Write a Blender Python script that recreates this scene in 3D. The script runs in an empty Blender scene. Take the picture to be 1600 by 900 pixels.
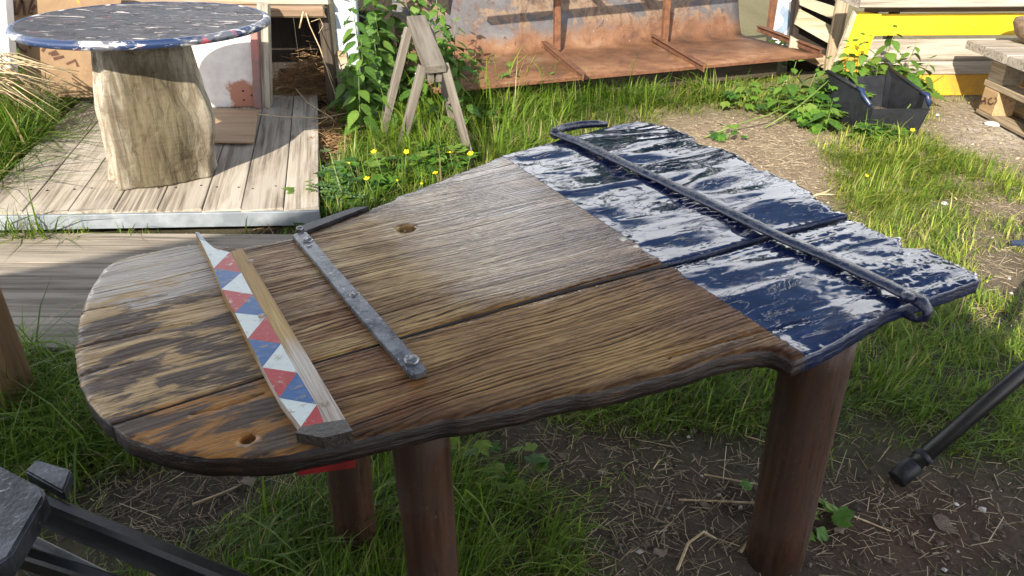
import bpy, bmesh, math, random
import numpy as np
from mathutils import Vector, Matrix
from mathutils.geometry import delaunay_2d_cdt

random.seed(7); rng = np.random.default_rng(7)
S = bpy.context.scene
COL = S.collection
R = math.radians

# ------------------------------------------------------------------ camera, sky, sun, exposure
CAM_H, PITCH, FPX = 1.6, R(29), 1200.0
cd = bpy.data.cameras.new('camera'); cam = bpy.data.objects.new('camera', cd); COL.objects.link(cam)
cam.location = (0, 0, CAM_H); cam.rotation_euler = (R(90) - PITCH, 0, 0)
cd.sensor_width = 36; cd.sensor_fit = 'HORIZONTAL'; cd.lens = FPX / 1600 * 36
cd.clip_start = 0.02; cd.clip_end = 2000
S.camera = cam
S.render.resolution_x = 1024; S.render.resolution_y = 576

SUN_EL, SUN_TRAVEL = R(30), Vector((0.33, 0.944, 0)).normalized()     # light travels right and away
world = bpy.data.worlds.new('World'); S.world = world; world.use_nodes = True
wn = world.node_tree.nodes; wl = world.node_tree.links
bg = wn['Background']; bg.inputs['Strength'].default_value = 0.08
sky = wn.new('ShaderNodeTexSky'); sky.sky_type = 'NISHITA'; sky.sun_disc = False
sky.sun_elevation = SUN_EL
sky.sun_rotation = math.atan2(-SUN_TRAVEL.x, -SUN_TRAVEL.y)
sky.air_density = 1.0; sky.dust_density = 2.0; sky.ozone_density = 1.0
# broken cloud over the whole sky, arranged for its reflection in the tabletop
tcw = wn.new('ShaderNodeTexCoord'); mpw = wn.new('ShaderNodeMapping'); mpw.inputs['Scale'].default_value = (1, 1, 2.2); mpw.inputs['Location'].default_value = (7, 2, 4)
nzw = wn.new('ShaderNodeTexNoise'); nzw.inputs['Scale'].default_value = 2.6; nzw.inputs['Detail'].default_value = 6
crw = wn.new('ShaderNodeValToRGB'); crw.color_ramp.elements[0].position = .47; crw.color_ramp.elements[1].position = .57
mxw = wn.new('ShaderNodeMix'); mxw.data_type = 'RGBA'; mxw.inputs[7].default_value = (20, 20.3, 20.8, 1)
wl.new(tcw.outputs['Generated'], mpw.inputs['Vector']); wl.new(mpw.outputs[0], nzw.inputs['Vector'])
sxw = wn.new('ShaderNodeSeparateXYZ'); wl.new(tcw.outputs['Generated'], sxw.inputs[0])     # cloud banks close up towards the horizon all round
mrw = wn.new('ShaderNodeMapRange'); wl.new(sxw.outputs[2], mrw.inputs[0])
for i_, v_ in enumerate((.36, .54, .13, -.12)): mrw.inputs[i_ + 1].default_value = v_
adw = wn.new('ShaderNodeMath'); adw.operation = 'ADD'; wl.new(nzw.outputs['Fac'], adw.inputs[0]); wl.new(mrw.outputs[0], adw.inputs[1])
wl.new(adw.outputs[0], crw.inputs['Fac']); wl.new(crw.outputs['Color'], mxw.inputs[0])
wl.new(sky.outputs['Color'], mxw.inputs[6]); wl.new(mxw.outputs[2], bg.inputs['Color'])
sd = bpy.data.lights.new('sun', 'SUN'); sd.energy = 5.0; sd.angle = R(0.6); sd.color = (1, .91, .77)
sun = bpy.data.objects.new('sun', sd); COL.objects.link(sun); sun.location = (-3, -5, 6)
sun.rotation_euler = Vector((SUN_TRAVEL.x * math.cos(SUN_EL), SUN_TRAVEL.y * math.cos(SUN_EL), -math.sin(SUN_EL))).to_track_quat('-Z', 'Y').to_euler()
S.view_settings.view_transform = 'Standard'; S.view_settings.look = 'None'
S.view_settings.exposure = 1.2; S.view_settings.gamma = 1.0

# ------------------------------------------------------------------ survey helpers: photo point -> point in the place
def ray(u, v):
    x = (u - 800) / FPX; y = -(v - 450) / FPX
    return Vector((x, math.cos(PITCH) + y * math.sin(PITCH), -math.sin(PITCH) + y * math.cos(PITCH)))
def P(u, v, z=0.0):
    r = ray(u, v); t = (z - CAM_H) / r.z
    return Vector((r.x * t, r.y * t, z))
def PY(u, v, y):
    r = ray(u, v); t = y / r.y
    return Vector((r.x * t, y, CAM_H + r.z * t))
def project(x, y, z):
    dz = z - CAM_H
    d = y * math.cos(PITCH) - dz * math.sin(PITCH); h = y * math.sin(PITCH) + dz * math.cos(PITCH)
    d = np.maximum(d, .05)
    return 800 + FPX * x / d, 450 - FPX * h / d

def _h(ix, iy, seed):
    n = (ix * 374761393 + iy * 668265263 + seed * 974711) & 0x7fffffff
    n = ((n ^ (n >> 13)) * 1274126177) & 0x7fffffff
    return ((n ^ (n >> 16)) & 0xffff) / 65535.0
def vn(x, y, seed=0):
    x = np.asarray(x, float); y = np.asarray(y, float)
    ix = np.floor(x).astype(np.int64); iy = np.floor(y).astype(np.int64)
    fx = x - ix; fy = y - iy; fx = fx * fx * (3 - 2 * fx); fy = fy * fy * (3 - 2 * fy)
    a = _h(ix, iy, seed); b = _h(ix + 1, iy, seed); c = _h(ix, iy + 1, seed); d = _h(ix + 1, iy + 1, seed)
    return (a * (1 - fx) + b * fx) * (1 - fy) + (c * (1 - fx) + d * fx) * fy
def fbm(x, y, seed=0, o=4):
    s = 0; a = .5; t = 0
    for i in range(o):
        s = s + a * vn(np.asarray(x) * 2 ** i, np.asarray(y) * 2 ** i, seed + i * 17); t += a; a *= .5
    return s / t

# ------------------------------------------------------------------ material kit
class N:
    def __init__(s, name):
        s.m = bpy.data.materials.new(name); s.m.use_nodes = True
        s.t = s.m.node_tree; s.t.nodes.clear()
    def new(s, typ, **kw):
        n = s.t.nodes.new(typ)
        for k, v in kw.items(): setattr(n, k, v)
        return n
    def put(s, sock, v):
        if v is None: return
        if isinstance(v, bpy.types.NodeSocket): s.t.links.new(v, sock)
        elif isinstance(v, (tuple, list)) and sock.type == 'RGBA' and len(v) == 3: sock.default_value = (*v, 1)
        else: sock.default_value = v
    def obj(s): return s.new('ShaderNodeTexCoord').outputs['Object']
    def rand(s): return s.new('ShaderNodeObjectInfo').outputs['Random']
    def attr(s, n): return s.new('ShaderNodeAttribute', attribute_name=n).outputs['Color']
    def map(s, v, sc=(1, 1, 1), loc=(0, 0, 0), rnd=False):
        n = s.new('ShaderNodeMapping'); s.put(n.inputs['Vector'], v); n.inputs['Scale'].default_value = sc; n.inputs['Location'].default_value = loc
        if rnd:
            c = s.new('ShaderNodeCombineXYZ'); r = s.math('MULTIPLY', s.rand(), 37.0)
            for i in range(3): s.put(c.inputs[i], r)
            s.put(n.inputs['Location'], c.outputs[0])
        return n.outputs[0]
    def noise(s, v, sc=5, det=4, ro=.55, dist=0):
        n = s.new('ShaderNodeTexNoise'); s.put(n.inputs['Vector'], v)
        for k, x in (('Scale', sc), ('Detail', det), ('Roughness', ro), ('Distortion', dist)): s.put(n.inputs[k], x)
        return n.outputs['Fac']
    def voro(s, v, sc=5, feat='F1'):
        n = s.new('ShaderNodeTexVoronoi', feature=feat); s.put(n.inputs['Vector'], v); s.put(n.inputs['Scale'], sc); return n.outputs[0]
    def wave(s, v, sc=5, dist=2, det=2, dsc=1, dirn='Y'):
        n = s.new('ShaderNodeTexWave', wave_type='BANDS', bands_direction=dirn, wave_profile='SIN'); s.put(n.inputs['Vector'], v)
        for k, x in (('Scale', sc), ('Distortion', dist), ('Detail', det), ('Detail Scale', dsc)): s.put(n.inputs[k], x)
        return n.outputs['Fac']
    def sep(s, v):
        n = s.new('ShaderNodeSeparateXYZ'); s.put(n.inputs[0], v); return n.outputs
    def math(s, op, a, b=None, clamp=False):
        n = s.new('ShaderNodeMath', operation=op, use_clamp=clamp); s.put(n.inputs[0], a)
        if b is not None: s.put(n.inputs[1], b)
        return n.outputs[0]
    def step(s, f, a, b, lo=0.0, hi=1.0):
        n = s.new('ShaderNodeMapRange', clamp=True); s.put(n.inputs[0], f)
        for i, x in enumerate((a, b, lo, hi)): n.inputs[i + 1].default_value = x
        return n.outputs[0]
    def ramp(s, f, pts):
        n = s.new('ShaderNodeValToRGB'); s.put(n.inputs[0], f); e = n.color_ramp.elements
        while len(e) < len(pts): e.new(.5)
        for q, (p, c) in zip(e, pts): q.position = p; q.color = (*c, 1)
        return n.outputs[0]
    def mix(s, f, a, b, mode='MIX'):
        n = s.new('ShaderNodeMix', data_type='RGBA', blend_type=mode); s.put(n.inputs[0], f); s.put(n.inputs[6], a); s.put(n.inputs[7], b); return n.outputs[2]
    def bump(s, h, st=.4, d=.01, nrm=None):
        n = s.new('ShaderNodeBump'); s.put(n.inputs['Height'], h); s.put(n.inputs['Strength'], st); n.inputs['Distance'].default_value = d
        if nrm is not None: s.put(n.inputs['Normal'], nrm)
        return n.outputs[0]
    def out(s, col, rough=.6, nrm=None, metal=0.0, spec=.5, trans=None, coat=None):
        b = s.new('ShaderNodeBsdfPrincipled'); s.put(b.inputs['Base Color'], col); s.put(b.inputs['Roughness'], rough); s.put(b.inputs['Metallic'], metal)
        s.put(b.inputs['Specular IOR Level'], spec); s.put(b.inputs['Normal'], nrm)
        if coat is not None: s.put(b.inputs['Coat Weight'], coat); b.inputs['Coat Roughness'].default_value = .08
        o = s.new('ShaderNodeOutputMaterial'); sh = b.outputs[0]
        if trans:
            t = s.new('ShaderNodeBsdfTranslucent'); s.put(t.inputs['Color'], col); s.put(t.inputs['Normal'], nrm)
            mx = s.new('ShaderNodeMixShader'); mx.inputs[0].default_value = trans
            s.t.links.new(sh, mx.inputs[1]); s.t.links.new(t.outputs[0], mx.inputs[2]); sh = mx.outputs[0]
        s.t.links.new(sh, o.inputs[0]); return s.m

def wood(name, dark, light, pale=None, rough=.7, fine=60, spec=.3, bump=.5, wear=.5):
    n = N(name); v = n.map(n.obj(), (1, 1, 1), rnd=True)
    g = n.noise(n.map(v, (1.6, fine, fine)), 1, 5, .6, .6)
    b = n.noise(n.map(v, (1.1, 7, 7)), 1, 4, .6, .4)
    c = n.ramp(g, [(.36, dark), (.60, light)])
    c = n.mix(n.step(b, .35, .7, 0, .75), c, tuple((d * .6 + l * .4) * 1.05 for d, l in zip(dark, light)))
    if pale is not None: c = n.mix(n.math('MULTIPLY', n.step(b, .48, .62), wear), c, pale)
    c = n.mix(n.step(n.rand(), 0, 1, 0, .5), c, n.mix(1, c, (.62, .60, .58), 'MULTIPLY')); kn = n.voro(n.map(v, (1.7, 6, 6)), 1); c = n.mix(n.step(kn, .12, .05, 0, .7), c, tuple(x * .7 for x in dark))
    sp = n.noise(v, 90, 3, .7); c = n.mix(n.step(sp, .62, .75, 0, .35), c, dark)
    return n.out(c, rough, n.bump(g, bump, .006), spec=spec)

def speckled(name, a, b, rough=.5, sc=8, metal=0, bump=.15, spec=.5, lo=.4, hi=.62, c3=None):
    n = N(name); v = n.map(n.obj(), rnd=True)
    f = n.noise(v, sc, 6, .62); col = n.mix(n.step(f, lo, hi), a, b)
    if c3: col = n.mix(n.step(n.noise(v, sc * 5, 4, .7), .6, .72), col, c3)
    return n.out(col, rough, n.bump(n.noise(v, sc * 9, 3), bump, .004), metal, spec)

M = {}
M['grey_wood'] = wood('weathered_grey_wood', (.14, .115, .09), (.44, .39, .32), (.56, .51, .44), .8, 55)
M['tan_wood'] = wood('weathered_tan_wood', (.16, .115, .07), (.42, .335, .225), (.5, .45, .37), .8, 45)
M['saw_wood'] = wood('grey_brown_sawhorse_wood', (.06, .05, .04), (.165, .145, .12), (.24, .215, .185), .85, 40)
M['walk_wood'] = wood('silver_grey_walkway_wood', (.11, .092, .072), (.31, .272, .222), (.40, .36, .30), .85, 45)
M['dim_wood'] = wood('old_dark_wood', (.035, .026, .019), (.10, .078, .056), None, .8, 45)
M['bench_wood'] = wood('bleached_bench_wood', (.17, .12, .075), (.40, .31, .20), (.6, .56, .5), .75, 40)
M['brown_post'] = wood('brown_post_wood', (.07, .042, .022), (.22, .135, .065), None, .6, 40)
_leg_old = wood('stained_round_post_wood', (.022, .010, .006), (.062, .028, .015), (.085, .042, .024), .5, 60, .4, .3, .4)
n = N('stained_round_post_wood'); v = n.map(n.obj(), rnd=True); g = n.noise(n.map(v, (2.2, 70, 70)), 1, 5, .65, .3); b_ = n.noise(n.map(v, (5, 16, 16)), 1, 5, .65, .6); ck = n.noise(n.map(v, (1.2, 26, 26)), 1, 4, .6, .3)
c = n.ramp(g, [(.3, (.024, .012, .0075)), (.65, (.066, .031, .018))]); c = n.mix(n.step(b_, .45, .62, 0, .7), c, (.038, .020, .013)); c = n.mix(n.step(n.math('ABSOLUTE', n.math('SUBTRACT', ck, .5)), .005, .001), c, (.012, .007, .005)); c = n.mix(n.step(n.noise(v, 70, 4, .7), .62, .72, 0, .6), c, (.13, .085, .055))
M['leg_wood'] = n.out(c, n.step(b_, .4, .6, .45, .75), n.bump(n.math('ADD', g, n.math('MULTIPLY', n.step(n.math('ABSOLUTE', n.math('SUBTRACT', ck, .5)), .001, .006), .5)), .35, .003), spec=.35)
M['ply'] = wood('plywood_face', (.22, .135, .075), (.42, .29, .18), (.5, .36, .24), .6, 10)
M['pallet_tan'] = wood('fresh_block_wood', (.30, .19, .09), (.52, .36, .2), None, .75, 50)
M['pallet_slat'] = wood('mossy_slat_wood', (.20, .18, .11), (.44, .40, .27), (.5, .47, .36), .8, 40)
n = N('scuffed_yellow_paint'); v = n.map(n.obj(), rnd=True); f = n.noise(n.map(v, (3, 20, 20)), 1, 6, .7, .6); c = n.mix(n.step(f, .40, .62), (.66, .45, .006), (.56, .34, .006)); c = n.mix(n.step(n.noise(n.map(v, (6, 30, 30)), 1, 6, .75, .8), .66, .70), c, (.30, .22, .13)); c = n.mix(n.step(n.noise(v, 5, 5, .7), .55, .75, 0, .5), c, (.40, .24, .02)); M['yellow'] = n.out(c, .5, n.bump(f, .4, .004))
M['ochre'] = speckled('ochre_paint', (.56, .30, .02), (.42, .22, .03), .6, 9, bump=.2, c3=(.25, .15, .06))  # deeper and more orange than the yellow boards
M['black_plastic'] = speckled('black_plastic', (.008, .009, .011), (.015, .016, .020), .55, 12, spec=.3, c3=(.035, .035, .04))
M['blue_plastic'] = speckled('navy_plastic', (.010, .018, .05), (.016, .032, .08), .35, 12)
M['black_tube'] = speckled('black_coated_tube', (.008, .008, .009), (.014, .014, .015), .38, 20, c3=(.04, .04, .04))
M['cast_grey'] = speckled('worn_cast_metal', (.03, .032, .036), (.10, .105, .118), .42, 9, .6, .4, c3=(.22, .23, .25))
M['alu'] = speckled('aluminium', (.45, .47, .5), (.62, .64, .67), .35, 20, .8, .05)
M['galv'] = speckled('galvanised_strip', (.17, .195, .22), (.28, .31, .34), .5, 6, .3, .1)
M['rust'] = speckled('rusty_iron', (.09, .038, .02), (.17, .07, .03), .8, 16, .1, .5, c3=(.08, .035, .02))
M['white_paint'] = speckled('white_paint', (.74, .75, .75), (.60, .64, .68), .5, 5, bump=.15)
M['blueish_white'] = speckled('blue_white_paint', (.40, .45, .50), (.26, .30, .35), .6, 7, bump=.2, c3=(.5, .48, .44))
M['navy_iron'] = speckled('navy_painted_iron', (.010, .014, .035), (.018, .03, .075), .25, 30, 0, .9, c3=(.03, .035, .05))
M['dark_iron'] = speckled('dark_iron', (.02, .018, .022), (.05, .045, .05), .4, 30, .6, .3)
M['red_paint'] = speckled('dark_red_paint', (.22, .012, .014), (.12, .01, .01), .45, 20)
M['pebble'] = speckled('pale_pebble', (.55, .53, .5), (.7, .69, .66), .7, 30)
M['straw'] = speckled('straw', (.34, .25, .14), (.5, .41, .26), .75, 30, bump=.1)
M['dry_leaf'] = speckled('dead_leaf', (.09, .06, .042), (.18, .14, .10), .7, 20)
M['log'] = wood('brown_log', (.10, .065, .04), (.26, .18, .12), None, .8, 30)
M['petal'] = N('buttercup_petal').out((.83, .62, .01), .3, trans=.25)
M['dark_board'] = wood('near_black_board', (.012, .009, .007), (.035, .026, .02), None, .8, 40)  # near-black: darkness of the backdrop and hollow put into the colour
M['ink'] = speckled('dark_brown_paint', (.05, .018, .01), (.09, .035, .02), .7, 20)
M['signblue'] = speckled('faded_blue_paint', (.16, .22, .3), (.22, .28, .36), .6, 8)

def leafmat(name, a, b, c, tr=.35, rough=.5):
    n = N(name); col = n.ramp(n.noise(n.map(n.obj(), rnd=True), 9, 3), [(.35, a), (.65, b)])
    col = n.mix(n.step(n.rand(), .3, 1, 0, .7), col, c)
    return n.out(col, rough, trans=tr, spec=.35)
M['nettle'] = leafmat('nettle_leaf', (.045, .11, .018), (.09, .19, .03), (.16, .26, .04))
M['weed'] = leafmat('weed_leaf', (.045, .13, .016), (.10, .22, .025), (.15, .27, .03))
M['weed_dark'] = leafmat('deep_green_leaf', (.025, .075, .012), (.045, .12, .018), (.05, .13, .02)); M['weed_pale'] = leafmat('yellowish_leaf', (.12, .21, .03), (.17, .26, .05), (.14, .2, .03))
M['thistle'] = leafmat('thistle_leaf', (.07, .14, .06), (.12, .2, .09), (.1, .2, .05))
M['stem'] = leafmat('green_stem', (.09, .15, .03), (.16, .22, .06), (.2, .22, .08), .15)
M['crown'] = leafmat('tree_foliage', (.03, .07, .014), (.06, .11, .02), (.07, .12, .03), .3, .6)
M['bark'] = wood('bark', (.04, .03, .022), (.12, .09, .065), None, .9, 20)
def bladmat(name, tr, rough=.45):
    n = N(name); return n.out(n.attr('tint'), rough, trans=tr, spec=.3)
M['grass'] = bladmat('grass_blade', .4); M['hay'] = bladmat('dry_straw_blade', .1, .7)

# ------------------------------------------------------------------ object kit
def tag(o, label=None, cat=None, group=None, kind=None):
    for k, v in (('label', label), ('category', cat), ('group', group), ('kind', kind)):
        if v: o[k] = v
    return o
def thing(name, loc, label, cat, group=None):
    o = bpy.data.objects.new(name, None); COL.objects.link(o); o.location = loc; o.empty_display_size = .1
    return tag(o, label, cat, group)
def link(name, me, mat, parent=None, world=None):
    o = bpy.data.objects.new(name, me); COL.objects.link(o)
    if mat is not None and len(me.materials) == 0:
        for m in (mat if isinstance(mat, (list, tuple)) else [mat]): me.materials.append(M[m] if isinstance(m, str) else m)
    W = world if world is not None else Matrix.Identity(4)
    if parent is not None:
        o.parent = parent
        q = parent; T = Matrix.Identity(4)
        while q is not None: T = q.matrix_basis @ T; q = q.parent
        o.matrix_basis = T.inverted() @ W
    else: o.matrix_basis = W
    return o
def meshof(verts, faces, smooth=False, name='m'):
    me = bpy.data.meshes.new(name); me.from_pydata([tuple(v) for v in verts], [], [tuple(f) for f in faces]); me.update()
    if smooth:
        for p in me.polygons: p.use_smooth = True
    return me
def fastmesh(V, F, tint=None, smooth=True, name='m'):
    """V (n,3), F (m,k) arrays"""
    me = bpy.data.meshes.new(name); m, k = F.shape
    me.vertices.add(len(V)); me.vertices.foreach_set('co', np.ascontiguousarray(V, np.float32).ravel())
    me.loops.add(m * k); me.loops.foreach_set('vertex_index', np.ascontiguousarray(F, np.int32).ravel())
    me.polygons.add(m); me.polygons.foreach_set('loop_start', np.arange(0, m * k, k, dtype=np.int32))
    me.polygons.foreach_set('loop_total', np.full(m, k, np.int32))
    me.polygons.foreach_set('use_smooth', np.full(m, smooth))
    if tint is not None:
        a = me.attributes.new('tint', 'FLOAT_COLOR', 'POINT')
        a.data.foreach_set('color', np.ascontiguousarray(np.c_[tint, np.ones(len(tint))], np.float32).ravel())
    me.update(); me.validate(); return me

def beam_mesh(L, w, h, ch=.004, seg=1, jit=0.0, taper=1.0):
    """box of length L along x, width w along y, height h along z, chamfered, centred"""
    ch = min(ch, w * .3, h * .3); prof = []
    for sy, sz in ((1, 1), (-1, 1), (-1, -1), (1, -1)):
        a = (sy * (w / 2 - ch), sz * h / 2); b = (sy * w / 2, sz * (h / 2 - ch))
        prof += [b, a] if sy * sz > 0 else [a, b]
    V = []; F = []; k = len(prof)
    for i in range(seg + 1):
        x = -L / 2 + L * i / seg; oy = random.uniform(-jit, jit); oz = random.uniform(-jit, jit) * .6; t = 1 + (taper - 1) * i / seg
        for (y, z) in prof: V.append((x + (random.uniform(-jit, jit) * 2 if i in (0, seg) else 0), y * t + oy, z * t + oz))
    for i in range(seg):
        for j in range(k):
            a = i * k + j; b = i * k + (j + 1) % k; F.append((a, b, b + k, a + k))
    F.append(tuple(range(k))[::-1]); F.append(tuple(seg * k + j for j in range(k)))
    me = meshof(V, F)
    return me
def frame(a, b, up=Vector((0, 0, 1))):
    a = Vector(a); b = Vector(b); x = (b - a).normalized(); y = up.cross(x)
    if y.length < 1e-4: y = Vector((0, 1, 0)).cross(x) if abs(x.y) < .9 else Vector((1, 0, 0)).cross(x)
    y.normalize(); z = x.cross(y); m = Matrix((x, y, z)).transposed().to_4x4(); m.translation = (a + b) / 2
    return m
def beam(name, a, b, w, h, mat, parent=None, up=Vector((0, 0, 1)), ch=.004, seg=1, jit=0.0, taper=1.0):
    a = Vector(a); b = Vector(b)
    return link(name, beam_mesh((b - a).length, w, h, ch, seg, jit, taper), mat, parent, frame(a, b, Vector(up)))
def tube_mesh(pts, rad, n=10, caps=True, flat=1.0):
    pts = [Vector(p) for p in pts]; rad = rad if isinstance(rad, (list, tuple)) else [rad] * len(pts)
    V = []; F = []; prev = None
    for i, p in enumerate(pts):
        d = (pts[min(i + 1, len(pts) - 1)] - pts[max(i - 1, 0)]).normalized()
        if prev is None:
            y = d.cross(Vector((0, 0, 1)));
            if y.length < .05: y = d.cross(Vector((0, 1, 0)))
        else: y = prev - d * prev.dot(d)
        y.normalize(); prev = y; z = d.cross(y)
        for j in range(n):
            t = 2 * math.pi * j / n; V.append(p + (y * math.cos(t) + z * math.sin(t) * flat) * rad[i])
    for i in range(len(pts) - 1):
        for j in range(n):
            a = i * n + j; b = i * n + (j + 1) % n; F.append((a, b, b + n, a + n))
    if caps: F.append(tuple(range(n))[::-1]); F.append(tuple((len(pts) - 1) * n + j for j in range(n)))
    me = meshof(V, F, True)
    if caps:
        for p in list(me.polygons)[-2:]: p.use_smooth = False
    return me
def tube(name, pts, rad, mat, parent=None, n=10, flat=1.0):
    pts = [Vector(p) for p in pts]; c = pts[0].copy()
    return link(name, tube_mesh([p - c for p in pts], rad, n, True, flat), mat, parent, Matrix.Translation(c))
def lathe_mesh(prof, n=48, smooth=True):
    V = []; F = []
    for r, z in prof:
        for j in range(n): t = 2 * math.pi * j / n; V.append((r * math.cos(t), r * math.sin(t), z))
    for i in range(len(prof) - 1):
        for j in range(n):
            a = i * n + j; b = i * n + (j + 1) % n; F.append((a, b, b + n, a + n))
    F.append(tuple(range(n))[::-1]); F.append(tuple((len(prof) - 1) * n + j for j in range(n)))
    return meshof(V, F, smooth)
def prism(name, poly, depth, mat, parent=None, flip=False):
    """planar polygon (world points) given thickness along its normal"""
    poly = [Vector(p) for p in poly]; c = sum(poly, Vector()) / len(poly)
    nrm = Vector()
    for i in range(len(poly)): nrm += (poly[i] - c).cross(poly[(i + 1) % len(poly)] - c)
    nrm.normalize(); nrm = -nrm if flip else nrm
    k = len(poly); V = [p - c for p in poly] + [p - c - nrm * depth for p in poly]
    F = [tuple(range(k)), tuple(range(2 * k - 1, k - 1, -1))] + [(i, i + k, (i + 1) % k + k, (i + 1) % k) for i in range(k)]
    me = meshof(V, F); bm = bmesh.new(); bm.from_mesh(me); bmesh.ops.recalc_face_normals(bm, faces=bm.faces); bm.to_mesh(me); bm.free()
    return link(name, me, mat, parent, Matrix.Translation(c))

# ------------------------------------------------------------------ ground
DIRT = [(300, 770, 130, 60, 1.0), (560, 760, 60, 40, .4), (860, 700, 190, 60, .9), (1080, 790, 150, 70, 1.0), (1380, 830, 260, 85, 1.6), (1000, 850, 180, 60, .7), (700, 690, 80, 40, .5),
        (1200, 265, 130, 55, 1.6), (1130, 205, 130, 30, 1.1), (1510, 210, 130, 55, 1.5), (1560, 330, 70, 45, .9), (1560, 430, 60, 45, .8), (1550, 500, 80, 20, .6), (1400, 215, 60, 25, .2),
        (505, 215, 25, 70, 1.3), (420, 352, 90, 12, .8), (190, 760, 60, 50, .5), (1300, 560, 60, 50, .3)]
LUSH = [(60, 620, 170, 100, 1.3, .15), (20, 220, 70, 120, 2.2, .26), (200, 700, 120, 60, .7, .1), (310, 340, 230, 16, 2.0, .12), (700, 190, 150, 60, .55, .2), (620, 290, 140, 70, .7, .16),
        (960, 165, 220, 25, .9, .14), (1385, 240, 120, 52, 1.6, .075), (1470, 295, 190, 60, .95, .06), (1420, 420, 150, 55, .9, .055), (1480, 560, 170, 75, 1.4, .055), (1530, 690, 120, 60, 1.0, .05),
        (650, 820, 160, 110, 1.1, .11), (430, 850, 130, 60, 1.3, .11), (820, 860, 120, 50, .9, .09), (760, 760, 130, 60, .6, .07), (930, 800, 90, 60, .45, .06), (960, 640, 110, 30, .8, .07), (1100, 640, 90, 40, .9, .06), (1190, 610, 60, 50, .9, .06), (1010, 760, 60, 50, .55, .06), (1230, 790, 70, 35, .5, .04), (880, 860, 60, 30, .3, .06)]
def dirt_at(u, v):
    s = np.zeros_like(u)
    for (a, b, c, d, w) in DIRT: s = s + w * np.exp(-((u - a) / c) ** 2 - ((v - b) / d) ** 2)
    return s
def grass_at(u, v, x, y):
    d = np.full_like(u, .30); h = np.full_like(u, .055); hw = np.full_like(u, .4)
    for (a, b, c, e, w, hh) in LUSH:
        g = w * np.exp(-((u - a) / c) ** 2 - ((v - b) / e) ** 2); d = d + g; h = h + 0; hw = hw + g * 2.2; h = (h * (hw - g * 2.2) + hh * g * 2.2) / hw
    d = d - .85 * dirt_at(u, v) + (fbm(x * 3.2, y * 3.2, 5) - .5) * 1.7
    return np.clip(d, 0, 1), h
def gz(x, y): return -.012 + (fbm(np.asarray(x) * 2.5, np.asarray(y) * 2.5, 3) - .5) * .03 + (fbm(np.asarray(x) * 14, np.asarray(y) * 14, 8, 3) - .5) * .014

def axis(lo, hi, st, far):
    a = np.arange(lo, hi + 1e-6, st); e = [far]; 
    g = np.cumsum(st * 1.6 ** np.arange(1, 40)); g = g[g < far - max(abs(lo), abs(hi))]
    return np.r_[(lo - g)[::-1], a, hi + g]
gx = axis(-3.4, 4.6, .035, 400); gy = axis(.6, 7.4, .035, 400)
X, Y = np.meshgrid(gx, gy); U, Vv = project(X, Y, 0 * X)
near = np.clip(1 - (np.hypot(X, Y - 3) - 8) / 6, 0, 1)
Z = gz(X, Y) * near - .012 * (1 - near)
dirt = np.clip(dirt_at(U, Vv), 0, 1.5)
far_t = np.clip((Y - 2.6) / 1.8, 0, 1) * np.clip((X + .2) / .8, 0, 1)           # dry sandy path by the pallets
soil = np.array([.105, .084, .065]); red = np.array([.098, .06, .042]); sand = np.array([.27, .21, .145]); pale = np.array([.46, .42, .36]); turf = np.array([.055, .062, .022])
w_red = (np.exp(-((U - 1420) / 230) ** 2 - ((Vv - 830) / 90) ** 2))[..., None]
w_pale = (np.exp(-((U - 1560) / 90) ** 2 - ((Vv - 200) / 45) ** 2))[..., None]
c = soil + (red - soil) * w_red; c = c + (sand - c) * far_t[..., None]; c = c + (pale - c) * np.clip(w_pale, 0, 1)
k = np.clip(1 - dirt, 0, 1)[..., None] * .55; c = c * (1 - k) + (turf * (1 + 1.3 * far_t[..., None])) * k
nn = np.stack([fbm(X * 6, Y * 6, 21)] * 3, -1); c = c * (.7 + .6 * nn)
ny, nx = X.shape; idx = np.arange(nx * ny).reshape(ny, nx)
F = np.stack([idx[:-1, :-1], idx[:-1, 1:], idx[1:, 1:], idx[1:, :-1]], -1).reshape(-1, 4)
gm = fastmesh(np.c_[X.ravel(), Y.ravel(), Z.ravel()], F, c.reshape(-1, 3), True, 'ground')
n = N('soil'); v = n.obj(); base = n.attr('tint')
f1 = n.noise(v, 45, 6, .7); f2 = n.noise(v, 160, 4, .7); vo = n.voro(v, 70)
col = n.mix(n.step(f1, .3, .75, 0, .8), base, n.mix(1, base, (.45, .42, .4), 'MULTIPLY'))
col = n.mix(n.step(f2, .60, .74, 0, .6), col, n.mix(1, base, (2.1, 2.1, 2.1), 'MULTIPLY'))
col = n.mix(n.math('MULTIPLY', n.step(vo, .16, .06), n.step(n.noise(v, 25, 2), .55, .62)), col, (.42, .39, .35))
h = n.math('ADD', n.math('MULTIPLY', f1, 1.0), n.math('MULTIPLY', f2, .5))
M['soil'] = n.out(col, .9, n.bump(h, .9, .012), spec=.2)
tag(link('ground', gm, 'soil'), kind='structure')

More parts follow.
